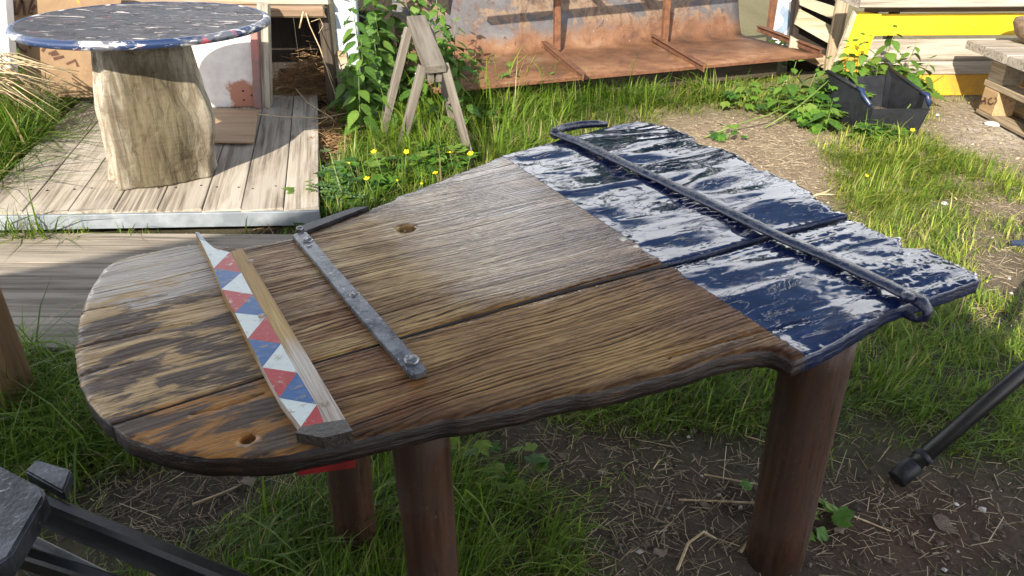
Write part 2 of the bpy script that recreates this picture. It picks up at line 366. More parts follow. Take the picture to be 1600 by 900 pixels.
# ------------------------------------------------------------------ the leeboard table
TZ, TH = .75, .042
ga, gb = P(175, 662, TZ), P(1325, 339, TZ); gdir = (gb - ga).normalized(); ANG = math.atan2(gdir.y, gdir.x)
ORG = P(800, 477, TZ)
def loc2(u, v, z=TZ):
    p = P(u, v, z) - ORG; return (p.x * math.cos(ANG) + p.y * math.sin(ANG), -p.x * math.sin(ANG) + p.y * math.cos(ANG))
TW = Matrix.Translation(Vector((ORG.x, ORG.y, TZ))) @ Matrix.Rotation(ANG, 4, 'Z')
table = thing('leeboard_table', (ORG.x, ORG.y, 0), 'low table made of a worn oak leeboard with its broken end painted wet navy blue', 'table')
LE = [(307, 381), (275, 385), (240, 392), (200, 400), (180, 407), (162, 420), (150, 437), (137, 460), (127, 485), (121, 510), (118, 535), (117, 548), (119, 577), (125, 602), (137, 625), (155, 647), (174, 662)]
SEAM = [(175, 663), (290, 627), (407, 591), (490, 567), (596, 537), (632, 526), (797, 479), (947, 438), (1000, 424), (1100, 397), (1180, 374), (1240, 357), (1325, 336)]
A_END = [(1326, 333), (1315, 329), (1302, 325), (1295, 318), (1277, 311), (1265, 297), (1250, 290), (1243, 283), (1230, 280), (1202, 267), (1184, 264), (1170, 255), (1147, 240), (1125, 232), (1104, 229), (1090, 225), (1084, 222), (1087, 216), (1070, 206), (1052, 200)]
A_FAR = [(1040, 196), (1020, 191), (996, 189), (960, 194), (940, 199), (915, 207), (895, 212), (874, 217), (854, 224), (820, 233), (790, 241), (752, 257), (715, 271), (677, 286), (640, 300), (620, 307), (610, 315), (590, 322), (552, 337), (515, 352), (482, 364), (455, 371), (430, 376), (400, 382), (380, 386)]
B_NEAR = [(195, 680), (225, 692), (255, 702), (287, 709), (325, 713), (375, 714), (425, 712), (465, 706), (510, 697), (555, 687), (610, 675), (650, 666), (680, 657), (722, 651), (760, 645), (815, 634), (850, 624), (887, 616), (927, 611), (950, 606), (990, 597), (1025, 587), (1050, 582), (1075, 574), (1100, 565), (1150, 552), (1185, 547), (1205, 547), (1225, 554), (1240, 563), (1279, 546), (1320, 524), (1362, 499), (1387, 483), (1412, 473), (1440, 463), (1487, 449), (1532, 433)]
B_END = [(1528, 421), (1498, 407), (1473, 395), (1451, 384), (1430, 382), (1412, 381), (1409, 366), (1384, 366), (1376, 359), (1362, 353), (1352, 348), (1346, 341), (1325, 342)]
def offset_seam(side):
    o = []
    for i, (u, v) in enumerate(SEAM):
        s, t = loc2(u, v); g = .0030 + .0105 * min(1, max(0, (s + .5) / 1.35)); o.append((s, t + side * g))
    return o
seamA, seamB = offset_seam(1), offset_seam(-1)
outA = [loc2(*p) for p in LE[:-1]] + seamA + [loc2(*p) for p in A_END + A_FAR]
outB = seamB[::-1] + [loc2(*p) for p in B_NEAR + B_END]
PAINT = [loc2(*p) for p in [(780, 236), (850, 285), (913, 330), (965, 370), (1020, 412), (1080, 440), (1150, 475), (1212, 512), (1262, 560)]]
ps = np.array(PAINT); PC = np.polyfit(ps[:, 1], ps[:, 0], 1)          # s = k*t + c along the masking edge
def resample(poly, st, rag):
    o = []
    for i in range(len(poly)):
        a = np.array(poly[i]); b = np.array(poly[(i + 1) % len(poly)]); L = np.linalg.norm(b - a); m = max(1, int(L / st))
        for j in range(m): o.append(a + (b - a) * j / m)
    o = np.array(o); nxt = np.roll(o, -1, 0) - np.roll(o, 1, 0); nr = np.c_[nxt[:, 1], -nxt[:, 0]]; nr /= np.linalg.norm(nr, axis=1)[:, None] + 1e-9
    amp = rag(o) if callable(rag) else rag
    w = (fbm(o[:, 0] * 45, o[:, 1] * 45, 9, 3) - .5) * 2 * amp
    return o + nr * w[:, None]
def inside(pts, poly):
    x, y = pts[:, 0], pts[:, 1]; r = np.zeros(len(pts), bool); j = len(poly) - 1
    for i in range(len(poly)):
        xi, yi = poly[i]; xj, yj = poly[j]
        c_ = ((yi > y) != (yj > y)) & (x < (xj - xi) * (y - yi) / (yj - yi + 1e-12) + xi); r ^= c_; j = i
    return r
def paint_w(s, t): return np.clip((s - (PC[0] * t + PC[1])) / .03, 0, 1)
def relief(s, t):
    wob = (fbm(s * 2.5, t * 5, 31) - .5) * .05
    ridge = fbm(s * 1.6, (t + wob) * 62, 4, 2) - .5
    w = paint_w(s, t)
    z = ridge * .0006 * (1 - .9 * w)
    coarse = fbm(s * 1.9, (t + wob) * 34, 40, 3)
    g = fbm(s * 7, t * 22, 52, 4); hollow = np.clip(.47 - g, 0, 1) * .03
    endw = np.clip((s - (PC[0] * t + PC[1]) - .20) / .25, 0, 1) * np.clip((.02 - t) / .12, .06, 1)
    z = z + w * ((coarse - .5) * .0011 - hollow * .12 + (fbm(s * 3.2, t * 7, 60, 2) - .5) * .014)
    z = z + endw * (np.abs(fbm(s * 2.6, (t + wob) * (20 + 14 * vn(s * 2, t * 9, 15)), 71, 3) - .5) * -.020 + .005 + np.clip(t, -.4, 0) * .03)
    z = z + (fbm(s * .9, t * 2.2, 80, 2) - .5) * .004
    return z
CR = [[(119, 544), (160, 535), (235, 519), (300, 505)], [(121, 589), (160, 577), (200, 567)], [(300, 648), (335, 640), (375, 628), (410, 616)], [(1050, 557), (1110, 541), (1200, 516), (1262, 500)], [(128, 487), (200, 473), (262, 460)]]
HOLES = [(loc2(635, 357), .026, 'A'), (loc2(387, 686), .0135, 'B')]
def slab(outline, which, mats):
    o = resample(outline, .012, lambda q: np.where(q[:, 1] < .015, np.where(q[:, 1] > -.03, .0004, .0028), .0012) * (1 + .5 * (q[:, 0] > .55)))
    lo, hi = o.min(0), o.max(0)
    g = np.stack(np.meshgrid(np.arange(lo[0], hi[0], .017), np.arange(lo[1], hi[1], .0048)), -1).reshape(-1, 2)
    g += rng.uniform(-1, 1, g.shape) * (.004, .0009)
    inner = g[inside(g, o)]
    d = np.full(len(inner), 9.)
    for q in o: d = np.minimum(d, np.hypot(inner[:, 0] - q[0], inner[:, 1] - q[1]))
    inner = inner[d > .0045]
    ext = []; ez = []
    for (c0, r, w) in HOLES:
        if w != which: continue
        inner = inner[np.hypot(inner[:, 0] - c0[0], inner[:, 1] - c0[1]) > r * 1.12]
        for rr, zz in ((1.04, 0), (.98, -.004), (.97, -.036), (.5, -.038), (0.02, -.039)):
            for j in range(20): ext.append((c0[0] + rr * r * math.cos(j * .31416), c0[1] + rr * r * math.sin(j * .31416))); ez.append(zz)
    for cr in CR:
        q = [np.array(loc2(*p)) for p in cr]
        for a, b in zip(q[:-1], q[1:]):
            for f in np.linspace(0, 1, 26)[:-1]:
                p = a + (b - a) * f; p[1] += (vn(p[0] * 60, 0, 3) - .5) * .004
                if not inside(p[None], o)[0] or np.hypot(*(o - p).T).min() < .006: continue
                inner = inner[(np.abs(inner[:, 0] - p[0]) > .012) | (np.abs(inner[:, 1] - p[1]) > .0035)]
                for dt, zz in ((-.0022, 0), (-.0007, -.008), (.0007, -.008), (.0022, 0)): ext.append((p[0], p[1] + dt)); ez.append(zz)
    ni = len(inner); no = len(o); pts = np.vstack([o, inner] + ([np.array(ext)] if ext else []))
    zov = np.r_[np.zeros(no + ni), np.array(ez)]
    res = delaunay_2d_cdt([Vector((float(a), float(b))) for a, b in pts], [(i, (i + 1) % no) for i in range(no)], [], 1, 1e-7)
    ov, of, orig = res[0], res[2], res[3]
    q = np.array([(p.x, p.y) for p in ov]); zo = np.array([zov[i[0]] if i else 0 for i in orig]); isb = np.array([bool(i) and min(i) < no for i in orig])
    sm_ = np.array(seamA); st_ = np.interp(q[:, 0], sm_[:, 0], sm_[:, 1]); onseam = np.abs(q[:, 1] - st_) < .02
    z = relief(q[:, 0], q[:, 1]) + zo - np.where(isb, np.where(onseam, .001, .0015 + .0035 * vn(q[:, 0] * 30, q[:, 1] * 30, 2)), 0)
    V = [(a, b, c_) for (a, b), c_ in zip(q, z)]; nb = len(V)
    V += [(a, b, -TH) for (a, b) in q]; Fc = [tuple(f) for f in of] + [tuple(x + nb for x in f[::-1]) for f in of]
    mi = [0] * len(of) + [1] * len(of)
    # side wall: boundary edges of the top sheet
    ec = {}
    for f in of:
        for i in range(len(f)):
            a, b = f[i], f[(i + 1) % len(f)]; ec[(a, b)] = 1
    bed = [(a, b) for (a, b) in ec if (b, a) not in ec]; mid = {}
    cen = q.mean(0)
    def mids(i):
        if i not in mid:
            r = []
            for zz in (-.019, -.031):
                k_ = (vn(q[i, 0] * 28, zz * 300 + 50, 5) - .5) * .006 - .001; dx = cen - q[i]; dx = dx / np.linalg.norm(dx); ax = np.array([dx[0] * .3, dx[1]])
                V.append((q[i, 0] - ax[0] * k_, q[i, 1] - ax[1] * k_, zz)); r.append(len(V) - 1)
            mid[i] = r
        return mid[i]
    for a, b in bed:
        ca = [a] + mids(a) + [a + nb]; cb = [b] + mids(b) + [b + nb]
        for i in range(3): Fc.append((cb[i], ca[i], ca[i + 1], cb[i + 1])); mi.append(1)
    me = meshof(V, Fc, True)
    dd_ = np.full(len(V), .0); ed_ = np.full(nb, 9.)
    cand = o[~((np.abs(o[:, 1] - (seamA[6][1])) < .02) & (np.abs(o[:, 1]) < .03))]
    for e_ in cand: ed_ = np.minimum(ed_, np.hypot(q[:, 0] - e_[0], q[:, 1] - e_[1]))
    dd_[:nb] = ed_; at_ = me.attributes.new('tint', 'FLOAT_COLOR', 'POINT'); at_.data.foreach_set('color', np.repeat(dd_, 4).astype(np.float32))
    me.polygons.foreach_set('material_index', mi)
    for m in mats: me.materials.append(m)
    return me

# wet blue paint over carved oak: everything keyed on the board's own grain axes
def table_top_mat():
    n = N('worn_oak_and_blue_paint'); v = n.obj(); x, y, z = n.sep(v)
    warp = n.noise(n.map(v, (1.2, 4, 1)), 1, 3, .5)
    yw = n.math('ADD', y, n.math('MULTIPLY', n.math('SUBTRACT', warp, .5), .11))
    cv = n.new('ShaderNodeCombineXYZ'); n.put(cv.inputs[0], x); n.put(cv.inputs[1], yw); n.put(cv.inputs[2], 0.0); cv = cv.outputs[0]
    ring = n.noise(n.map(cv, (1.7, 150, 1)), 1, 4, .6, .2)
    ring2 = n.noise(n.map(cv, (1.0, 56, 1)), 1, 4, .6, .3)
    fib = n.noise(n.map(cv, (9, 380, 1)), 1, 3, .6)
    stain = n.noise(n.map(v, (2.4, 7, 1)), 1, 5, .6, .5)
    stain2 = n.noise(n.map(v, (5, 15, 1), (3, 1, 0)), 1, 5, .62, .6)
    wv = n.wave(n.map(cv, (.10, 1, 1)), 27, 5, 3, 9)
    g = n.math('ADD', n.math('ADD', n.math('MULTIPLY', ring, .50), n.math('MULTIPLY', ring2, .37)), n.math('MULTIPLY', wv, .13))
    c = n.ramp(g, [(.36, (.045, .024, .009)), (.45, (.17, .10, .036)), (.52, (.31, .195, .070)), (.63, (.42, .285, .115))])
    edge = n.sep(n.attr('tint'))[0]; isB = n.step(y, -.002, -.012)
    big = n.noise(n.map(v, (1.5, 4.5, 1), (2, 5, 0)), 1, 5, .6, .6)
    c = n.mix(n.step(big, .46, .62, 0, .55), c, n.mix(1, c, (.62, .47, .36), 'MULTIPLY'))
    c = n.mix(n.math('MULTIPLY', isB, .38), c, n.mix(1, c, (.66, .52, .40), 'MULTIPLY'))
    c = n.mix(n.step(stain, .42, .56, .7, 0), c, n.mix(1, c, (.52, .44, .40), 'MULTIPLY'))
    rd_ = n.math('MULTIPLY', n.step(n.math('ABSOLUTE', n.math('ADD', x, .38)), .16, .07), n.step(stain2, .40, .52)); c = n.mix(n.math('MULTIPLY', rd_, .8), c, n.mix(1, c, (.62, .42, .33), 'MULTIPLY'))
    sc_ = n.math('MULTIPLY', n.step(n.math('ADD', edge, n.math('MULTIPLY', n.math('SUBTRACT', stain2, .5), .16)), .055, .0), 1.0)
    c = n.mix(n.math('MULTIPLY', sc_, .85), c, n.ramp(g, [(.35, (.018, .011, .008)), (.62, (.085, .043, .02))]))
    kn = n.voro(n.map(cv, (3.1, 11, 1), (.4, .2, 0)), 1); c = n.mix(n.step(kn, .10, .045, 0, .75), c, (.045, .022, .010))
    left = n.step(n.math('ADD', x, n.math('MULTIPLY', n.math('SUBTRACT', stain, .5), .06)), -.50, -.56)
    gold = n.ramp(g, [(.34, (.15, .09, .04)), (.48, (.38, .25, .115)), (.66, (.52, .37, .20))])
    gold = n.mix(n.step(y, .0, -.015), gold, n.ramp(g, [(.3, (.20, .085, .025)), (.6, (.33, .165, .05))]))
    patch = n.math('MULTIPLY', n.step(n.math('ADD', stain2, n.math('MULTIPLY', ring, .35)), .63, .70), 1.0)
    gold = n.mix(patch, gold, n.ramp(g, [(.3, (.05, .032, .022)), (.7, (.115, .082, .06))]))
    c = n.mix(left, c, gold)
    # bare bleached wood at the far left rim
    d = n.math('ADD', n.math('MULTIPLY', y, 1.0), n.math('MULTIPLY', stain2, .5))
    pm = n.math('MULTIPLY', n.math('MULTIPLY', n.step(d, .64, .70), left), n.step(ring, .38, .5))
    c = n.mix(pm, c, (.40, .34, .27))
    # scorched tone by the paint edge and on the near rim
    dist = n.math('SUBTRACT', x, n.math('ADD', n.math('MULTIPLY', y, PC[0]), PC[1]))
    c = n.mix(n.math('MULTIPLY', n.step(dist, -.30, -.01, 0, .95), n.step(stain, .35, .62, 1, .45)), c, n.mix(1, c, (.55, .36, .31), 'MULTIPLY'))
    c = n.mix(n.step(fib, .5, .72, 0, .55), c, n.mix(1, c, (.45, .42, .4), 'MULTIPLY'))
    edge_n = n.math('MULTIPLY', n.math('SUBTRACT', n.noise(v, 60, 4, .7), .5), .012)
    chip = n.math('MULTIPLY', n.step(n.math('ABSOLUTE', n.math('SUBTRACT', y, .015)), .14, .03), n.math('MULTIPLY', n.math('SUBTRACT', n.noise(v, 22, 5, .65), .45), .10))
    pd = n.math('ADD', n.math('ADD', dist, edge_n), chip)
    paint = n.step(pd, -.0015, .0015)
    pf = n.noise(n.map(cv, (14, 45, 14)), 1, 5, .62, .8)
    pc = n.ramp(pf, [(.3, (.004, .007, .026)), (.55, (.007, .014, .055)), (.8, (.010, .022, .085))])
    pc = n.mix(n.step(n.noise(n.map(v, (6, 16, 6)), 1, 5, .65, .6), .60, .66, 0, .65), pc, (.03, .028, .04))
    cream = n.math('MULTIPLY', n.step(n.math('ABSOLUTE', n.math('ADD', pd, .012)), .016, .006), n.math('MULTIPLY', n.step(n.noise(v, 40, 3), .54, .6), n.step(n.math('ABSOLUTE', n.math('SUBTRACT', y, .11)), .09, .05)))
    c = n.mix(paint, c, pc); c = n.mix(cream, c, (.5, .46, .36))
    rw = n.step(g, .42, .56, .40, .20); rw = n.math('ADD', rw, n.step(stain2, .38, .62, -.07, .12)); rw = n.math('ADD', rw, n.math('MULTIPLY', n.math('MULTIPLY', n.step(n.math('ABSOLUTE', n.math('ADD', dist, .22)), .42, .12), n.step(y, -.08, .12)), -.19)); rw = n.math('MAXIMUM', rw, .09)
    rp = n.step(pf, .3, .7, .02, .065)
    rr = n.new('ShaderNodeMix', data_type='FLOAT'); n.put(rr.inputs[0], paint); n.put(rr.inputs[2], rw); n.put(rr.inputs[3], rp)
    # relief
    hw = n.math('ADD', n.math('MULTIPLY', g, 1.3), n.math('MULTIPLY', fib, .12))
    rag = n.noise(n.map(cv, (16, 60, 16)), 1, 6, .68, 1.2)
    rag2 = n.noise(n.map(cv, (5, 17, 5), (7, 3, 0)), 1, 6, .6, .8)
    flake = n.math('ADD', n.math('MULTIPLY', n.step(rag2, .47, .49), .5), n.math('MULTIPLY', n.step(rag, .34, .37), .16))
    hp = n.math('ADD', flake, n.math('MULTIPLY', n.noise(n.map(cv, (2.6, 6, 4)), 1, 2, .35, .7), 4.2))
    n1 = n.bump(n.math('MULTIPLY', hw, n.math('SUBTRACT', 1.0, paint)), .36, .003)
    n2 = n.bump(n.math('MULTIPLY', hp, paint), .5, .006, n1)
    lip = n.bump(paint, .6, .002, n2)
    glare_spec = n.step(n.math('ADD', n.math('MULTIPLY', n.step(n.math('ABSOLUTE', n.math('ADD', dist, .24)), .46, .10), n.step(y, -.10, .10)), n.math('MULTIPLY', n.math('SUBTRACT', stain2, .5), .9)), .35, .75, .14, 1.0)  # stronger specular laid over the wood in the shape of the glare
    glare_spec = n.math('MAXIMUM', glare_spec, n.math('MULTIPLY', pm, .5)); glare_spec = n.math('MULTIPLY', glare_spec, n.step(g, .40, .54, .35, 1.0))
    sp = n.new('ShaderNodeMix', data_type='FLOAT'); n.put(sp.inputs[0], paint); n.put(sp.inputs[2], glare_spec); sp.inputs[3].default_value = .6
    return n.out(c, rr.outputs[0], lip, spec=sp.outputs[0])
def table_edge_mat():
    n = N('charred_table_edge'); v = n.obj(); x, y, z = n.sep(v)
    f = n.noise(n.map(v, (6, 30, 60)), 1, 5, .65); c = n.ramp(f, [(.3, (.007, .005, .0045)), (.58, (.022, .012, .008)), (.78, (.10, .046, .02))])
    dist = n.math('SUBTRACT', x, n.math('ADD', n.math('MULTIPLY', y, PC[0]), PC[1]))
    c = n.mix(n.step(dist, -.01, .02), c, n.ramp(f, [(.3, (.004, .007, .028)), (.8, (.012, .026, .09))]))
    return n.out(c, n.step(dist, -.01, .02, .45, .2), n.bump(f, .9, .008), spec=.5)
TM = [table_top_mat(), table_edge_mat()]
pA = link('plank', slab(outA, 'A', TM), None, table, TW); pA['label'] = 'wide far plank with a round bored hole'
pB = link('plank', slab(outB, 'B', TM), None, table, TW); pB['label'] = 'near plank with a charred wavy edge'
def TL(s, t, z): return TW @ Vector((s, t, z))

# painted batten
BZ = TZ + .022
Lp = [(312, 374), (334, 419), (346, 452), (367, 489), (387, 529), (410, 574), (436, 622), (470, 667)]
Rp = [(359, 394), (377, 426), (395, 460), (416, 494), (439, 537), (464, 582), (495, 632), (506, 660)]
Ep = [(378, 388), (397, 417), (417, 450), (436, 482), (461, 524), (488, 568), (520, 622), (540, 655)]
def loc3(u, v, z=BZ): s, t = loc2(u, v, z); return Vector((s, t, z - TZ))
V = []; F = []; mi = []
def addp(p): V.append(p); return len(V) - 1
tipp = [addp(loc3(305, 362)), addp(loc3(311, 363))]
Li = [addp(loc3(*p)) for p in Lp]; Ri = [addp(loc3(*p)) for p in Rp]; Ei = [addp(loc3(*p)) for p in Ep]
t1 = addp(loc3(322, 377)); t2 = addp(loc3(335, 388)); 
eL = addp(loc3(462, 676)); eM = addp(loc3(505, 684)); eR = addp(loc3(551, 673))
# top end: grey spike, faded blue, white
F.append((tipp[0], Li[0], t1, tipp[1])); mi.append(4)
F.append((Li[0], Li[1], t2, t1)); mi.append(0); F.append((t2, Li[1], Ri[0])); mi.append(0)
seq = [1, 2, 0]; q = 0
for i in range(7):
    if i + 1 <= 7:
        F.append((Ri[i], Li[i + 1], Ri[i + 1])); mi.append([1, 0, 2][i % 3] if False else [1, 0, 2, 1, 0, 2, 1][i])
    if i + 2 <= 7: F.append((Ri[i + 1], Li[i + 1], Li[i + 2])); mi.append([2, 1, 0, 2, 1, 0][i])
for i in range(7): F.append((Ri[i], Ri[i + 1], Ei[i + 1], Ei[i])); mi.append(3)
F.append((Li[7], eL, eM, Ri[7])); mi.append(5); F.append((Ri[7], eM, eR, Ei[7])); mi.append(5)
for i, f in enumerate(F):      # all faces look up
    a, b, c_ = V[f[0]], V[f[1]], V[f[2]]
    if (b - a).cross(c_ - a).z < 0: F[i] = f[::-1]
ring = [tipp[1], tipp[0]] + Li + [eL, eM, eR] + Ei[::-1] + [Ri[0], t2, t1]
low = {i: addp(V[i] + Vector((0, 0, -.024))) for i in ring}
lw = Vector((0, 0, 0))
for a, b in zip(ring, ring[1:] + ring[:1]): F.append((a, low[a], low[b], b)); mi.append(5 if a in (eL, eM) else 3)
me = meshof(V, F); me.polygons.foreach_set('material_index', mi)
bm = bmesh.new(); bm.from_mesh(me); bmesh.ops.subdivide_edges(bm, edges=bm.edges, cuts=1, use_grid_fill=True); bm.to_mesh(me); bm.free()
def chipped(name, colr, under=(.42, .38, .3)):
    n = N(name); v = n.obj(); f = n.noise(v, 45, 6, .7); ff = n.noise(v, 160, 4, .6)
    c = n.mix(n.step(f, .57, .64, 0, .9), colr, under); c = n.mix(n.step(ff, .62, .7, 0, .5), c, n.mix(1, colr, (1.5, 1.5, 1.5), 'MULTIPLY')); c = n.mix(n.step(n.noise(v, 18, 5, .7), .55, .75, 0, .5), c, n.mix(1, colr, (.62, .6, .58), 'MULTIPLY'))
    return n.out(c, .3, n.bump(n.math('ADD', f, n.math('MULTIPLY', ff, .4)), .35, .003), spec=.45)
M['b_white'] = chipped('chipped_white_paint', (.56, .60, .55), (.35, .3, .22)); M['b_red'] = chipped('chipped_red_paint', (.36, .035, .032)); M['b_blue'] = chipped('chipped_blue_paint', (.035, .10, .24), (.3, .22, .1))
n = N('batten_bare_wood'); v = n.obj(); x, y, z = n.sep(v); f = n.noise(n.map(v, (75, 3, 75)), 1, 5, .65, .6); f2 = n.noise(n.map(v, (30, 6, 30)), 1, 4, .6)
yl = n.ramp(f, [(.3, (.16, .085, .02)), (.6, (.36, .22, .06)), (.75, (.45, .32, .13))]); wh = n.ramp(f, [(.32, (.09, .06, .04)), (.46, (.32, .26, .2)), (.7, (.55, .5, .43))])
c = n.mix(n.step(n.math('ADD', y, n.math('MULTIPLY', n.math('SUBTRACT', f2, .5), .25)), .10, -.02), yl, wh); M['b_wood'] = n.out(c, .55, n.bump(f, .8, .005))
M['b_tip'] = speckled('grey_painted_tip', (.3, .33, .37), (.5, .53, .56), .5, 30)
n = N('charred_batten_end'); v = n.obj(); f = n.noise(v, 60, 5, .7); M['b_char'] = n.out(n.ramp(f, [(.3, (.012, .01, .01)), (.7, (.06, .045, .03))]), .4, n.bump(f, .9, .01))
for k in ('b_white', 'b_red', 'b_blue', 'b_wood', 'b_tip', 'b_char'): me.materials.append(M[k])
bat = link('painted_batten', me, None, table, TW); bat['label'] = 'batten painted with red, white and blue triangles'
for (u, v) in ((409, 494), (507, 630), (392, 408)):
    p = P(u, v, BZ); link('dowel', lathe_mesh([(.0075, -.004), (.0075, .0008), (.0055, .0014)], 16), 'b_wood', bat, Matrix.Translation(p + Vector((0, 0, .0012))))

# flat iron strap with bolts
n = N('worn_strap_iron'); v = n.obj(); f = n.noise(v, 30, 6, .7); c = n.mix(n.step(f, .38, .62), (.075, .075, .077), (.21, .21, .212)); c = n.mix(n.step(n.noise(v, 9, 5, .7), .56, .68, 0, .8), c, (.05, .042, .042)); c = n.mix(n.step(n.noise(v, 110, 3, .7), .63, .7), c, (.5, .49, .47))
M['strap'] = n.out(c, n.step(f, .3, .7, .2, .4), n.bump(f, .3, .002), n.step(f, .35, .6, .35, .7))
SZ = TZ + .0125
def local_poly(px, z): return [Vector((*loc2(u, v, z), 0)) for u, v in px]
poly = local_poly([(456, 367), (470, 361), (479, 362), (520, 412), (566, 462), (612, 514), (650, 557), (663, 571), (666, 577), (662, 582), (650, 586), (641, 585), (630, 573), (590, 528), (545, 476), (500, 419)], SZ)
V = [p + Vector((0, 0, SZ - TZ)) for p in poly] + [p + Vector((0, 0, .0015)) for p in poly]; k = len(poly)
me = meshof(V, [tuple(range(k)), tuple(range(2 * k - 1, k - 1, -1))] + [(i, i + k, (i + 1) % k + k, (i + 1) % k) for i in range(k)])
bm = bmesh.new(); bm.from_mesh(me); bmesh.ops.recalc_face_normals(bm, faces=bm.faces)
bmesh.ops.bevel(bm, geom=[e for e in bm.edges if abs(e.verts[0].co.z - e.verts[1].co.z) < 1e-5 and e.verts[0].co.z > .005 and len(e.link_faces) == 2], offset=.0015, segments=2, affect='EDGES'); bm.to_mesh(me); bm.free()
strap = link('iron_strap', me, 'strap', table, TW)
for (u, v, r, ht) in ((480, 375, .0145, .005), (483, 385, .008, .002), (554, 460, .012, .003), (643, 563, .016, .007), (469, 359, .010, .010)):
    p = P(u, v, SZ); b = lathe_mesh([(r * 1.12, -.002), (r, ht * .45), (r * .8, ht * .85), (r * .45, ht)], 12)
    for q in b.vertices: q.co += Vector((random.uniform(-1, 1), random.uniform(-1, 1), random.uniform(-1, 1))) * r * .1
    link('bolt', b, 'strap', strap, Matrix.Translation(p))
blade = [P(479, 366, TZ), P(578, 327, TZ)]
dirv = (blade[1] - blade[0]).normalized(); nv = Vector((-dirv.y, dirv.x, 0))
pl = [blade[0] + nv * .004, blade[1] + nv * .004, blade[1] - dirv * .03 + nv * .030, blade[0] + dirv * .02 + nv * .040, blade[0] + nv * .032]
prism('edge_iron', [p + Vector((0, 0, .008)) for p in pl], .03, 'dark_iron', table)

# navy painted iron band along the broken end, with a curled eye
bp = [(866, 208), (905, 222), (960, 248), (1040, 285), (1140, 332), (1223, 372), (1307, 408), (1380, 442), (1428, 466)]
pts = [P(u, v, TZ + .012) for u, v in bp]; fine = []
for a, b in zip(pts[:-1], pts[1:]):
    for j in range(6): fine.append(a.lerp(b, j / 6))
fine.append(pts[-1])
bandm = tube_mesh([p - fine[0] for p in fine], [.0185 + .003 * vn(i * .9, 1, 4) for i in range(len(fine))], 14, True)
for q in bandm.vertices:
    if q.co.z > 0: q.co.z *= .42 + .12 * vn(q.co.x * 60, q.co.y * 60, 3)
    else: q.co.z *= .5
n = N('wet_navy_iron'); v = n.obj(); f = n.noise(v, 28, 6, .72, .6); c = n.ramp(f, [(.3, (.006, .008, .022)), (.6, (.012, .018, .05)), (.8, (.045, .045, .055))]); M['wet_navy'] = n.out(c, n.step(f, .35, .65, .08, .22), n.bump(f, .7, .006), spec=.6)
band = link('iron_band', bandm, 'wet_navy', table, Matrix.Translation(fine[0]))
e0 = P(1428, 466, TZ + .012); bd = (pts[-1] - pts[-2]).normalized()
eye = [e0 + bd * (-.01), e0 + bd * .022 + Vector((0, 0, -.001)), e0 + bd * .038 + Vector((0, 0, -.012)), e0 + bd * .038 + Vector((0, 0, -.032)), e0 + bd * .02 + Vector((0, 0, -.044)), e0 + bd * (-.03) + Vector((0, 0, -.046)), e0 + bd * (-.075) + Vector((0, 0, -.036))]
tube('curled_eye', eye, [.017, .0175, .014, .011, .010, .013, .010], 'wet_navy', band, 12, .75)
p = P(1419, 462, TZ + .024); link('bolt', lathe_mesh([(.016, -.01), (.015, .003), (.009, .007)], 12), 'wet_navy', band, Matrix.Translation(p))
lp = [P(868, 210, TZ + .01), P(866, 206, TZ + .004), P(880, 200, TZ), P(905, 195, TZ), P(930, 193.5, TZ - .004), P(948, 194, TZ - .01)]
tube('hooked_end', lp, [.018, .017, .015, .015, .014, .012], 'wet_navy', band, 10)

# legs
def round_leg(top, r0, r1, zt):
    me = lathe_mesh([(r1, -zt), (r1 * 1.0, -zt * .75), ((r0 + r1) / 2, -zt * .5), (r0, -.08), (r0, 0)], 40)
    for q in me.vertices: q.co.x += .004 * math.sin(q.co.z * 7 + top.x * 9); q.co.y += .004 * math.cos(q.co.z * 5)
    for p_ in list(me.polygons)[-2:]: p_.use_smooth = False
    # grain runs along the post: build with x as the long axis
    for q in me.vertices: q.co = Vector((q.co.z, q.co.y, -q.co.x))
    W = Matrix.Translation(top) @ Matrix.Rotation(R(-90), 4, 'Y')
    return link('leg', me, 'leg_wood', table, W)
zt = TZ - TH - .004
round_leg(Vector((-.172, 1.142, zt)), .056, .053, zt + .05)
round_leg(Vector((-.405, 1.455, zt)), .056, .054, zt + .05)
round_leg(Vector((.69, 1.438, zt)), .075, .073, zt + .05)
round_leg(Vector((.28, 2.35, zt)), .056, .054, zt + .05)
p = P(500, 728, TZ - TH - .02); beam('red_block', p + Vector((-.045, .03, .0)), p + Vector((.05, .05, .0)), .09, .03, 'red_paint', table, ch=.006)

# ------------------------------------------------------------------ decks
DZ = .12
NAIL = lathe_mesh([(.0055, -.003), (.0055, .0012), (.003, .0018)], 10); NAIL.materials.append(M['dark_iron'])
deck = thing('raised_deck', (-1.9, 4.4, 0), 'raised deck of sunlit grey boards with a metal front edge under the stump table', 'deck')
fr = [(-52, 334), (33, 331), (105, 330), (176, 329), (245, 328), (315, 327.5), (376, 327), (443, 326), (499, 325)]
bk = [(100, 155), (140, 154), (186, 153), (232, 152), (280, 151), (326, 150.5), (366, 150), (452, 149), (497, 149)]
fp = [P(u, v, DZ) for u, v in fr]; bp_ = [P(u, v, DZ) for u, v in bk]
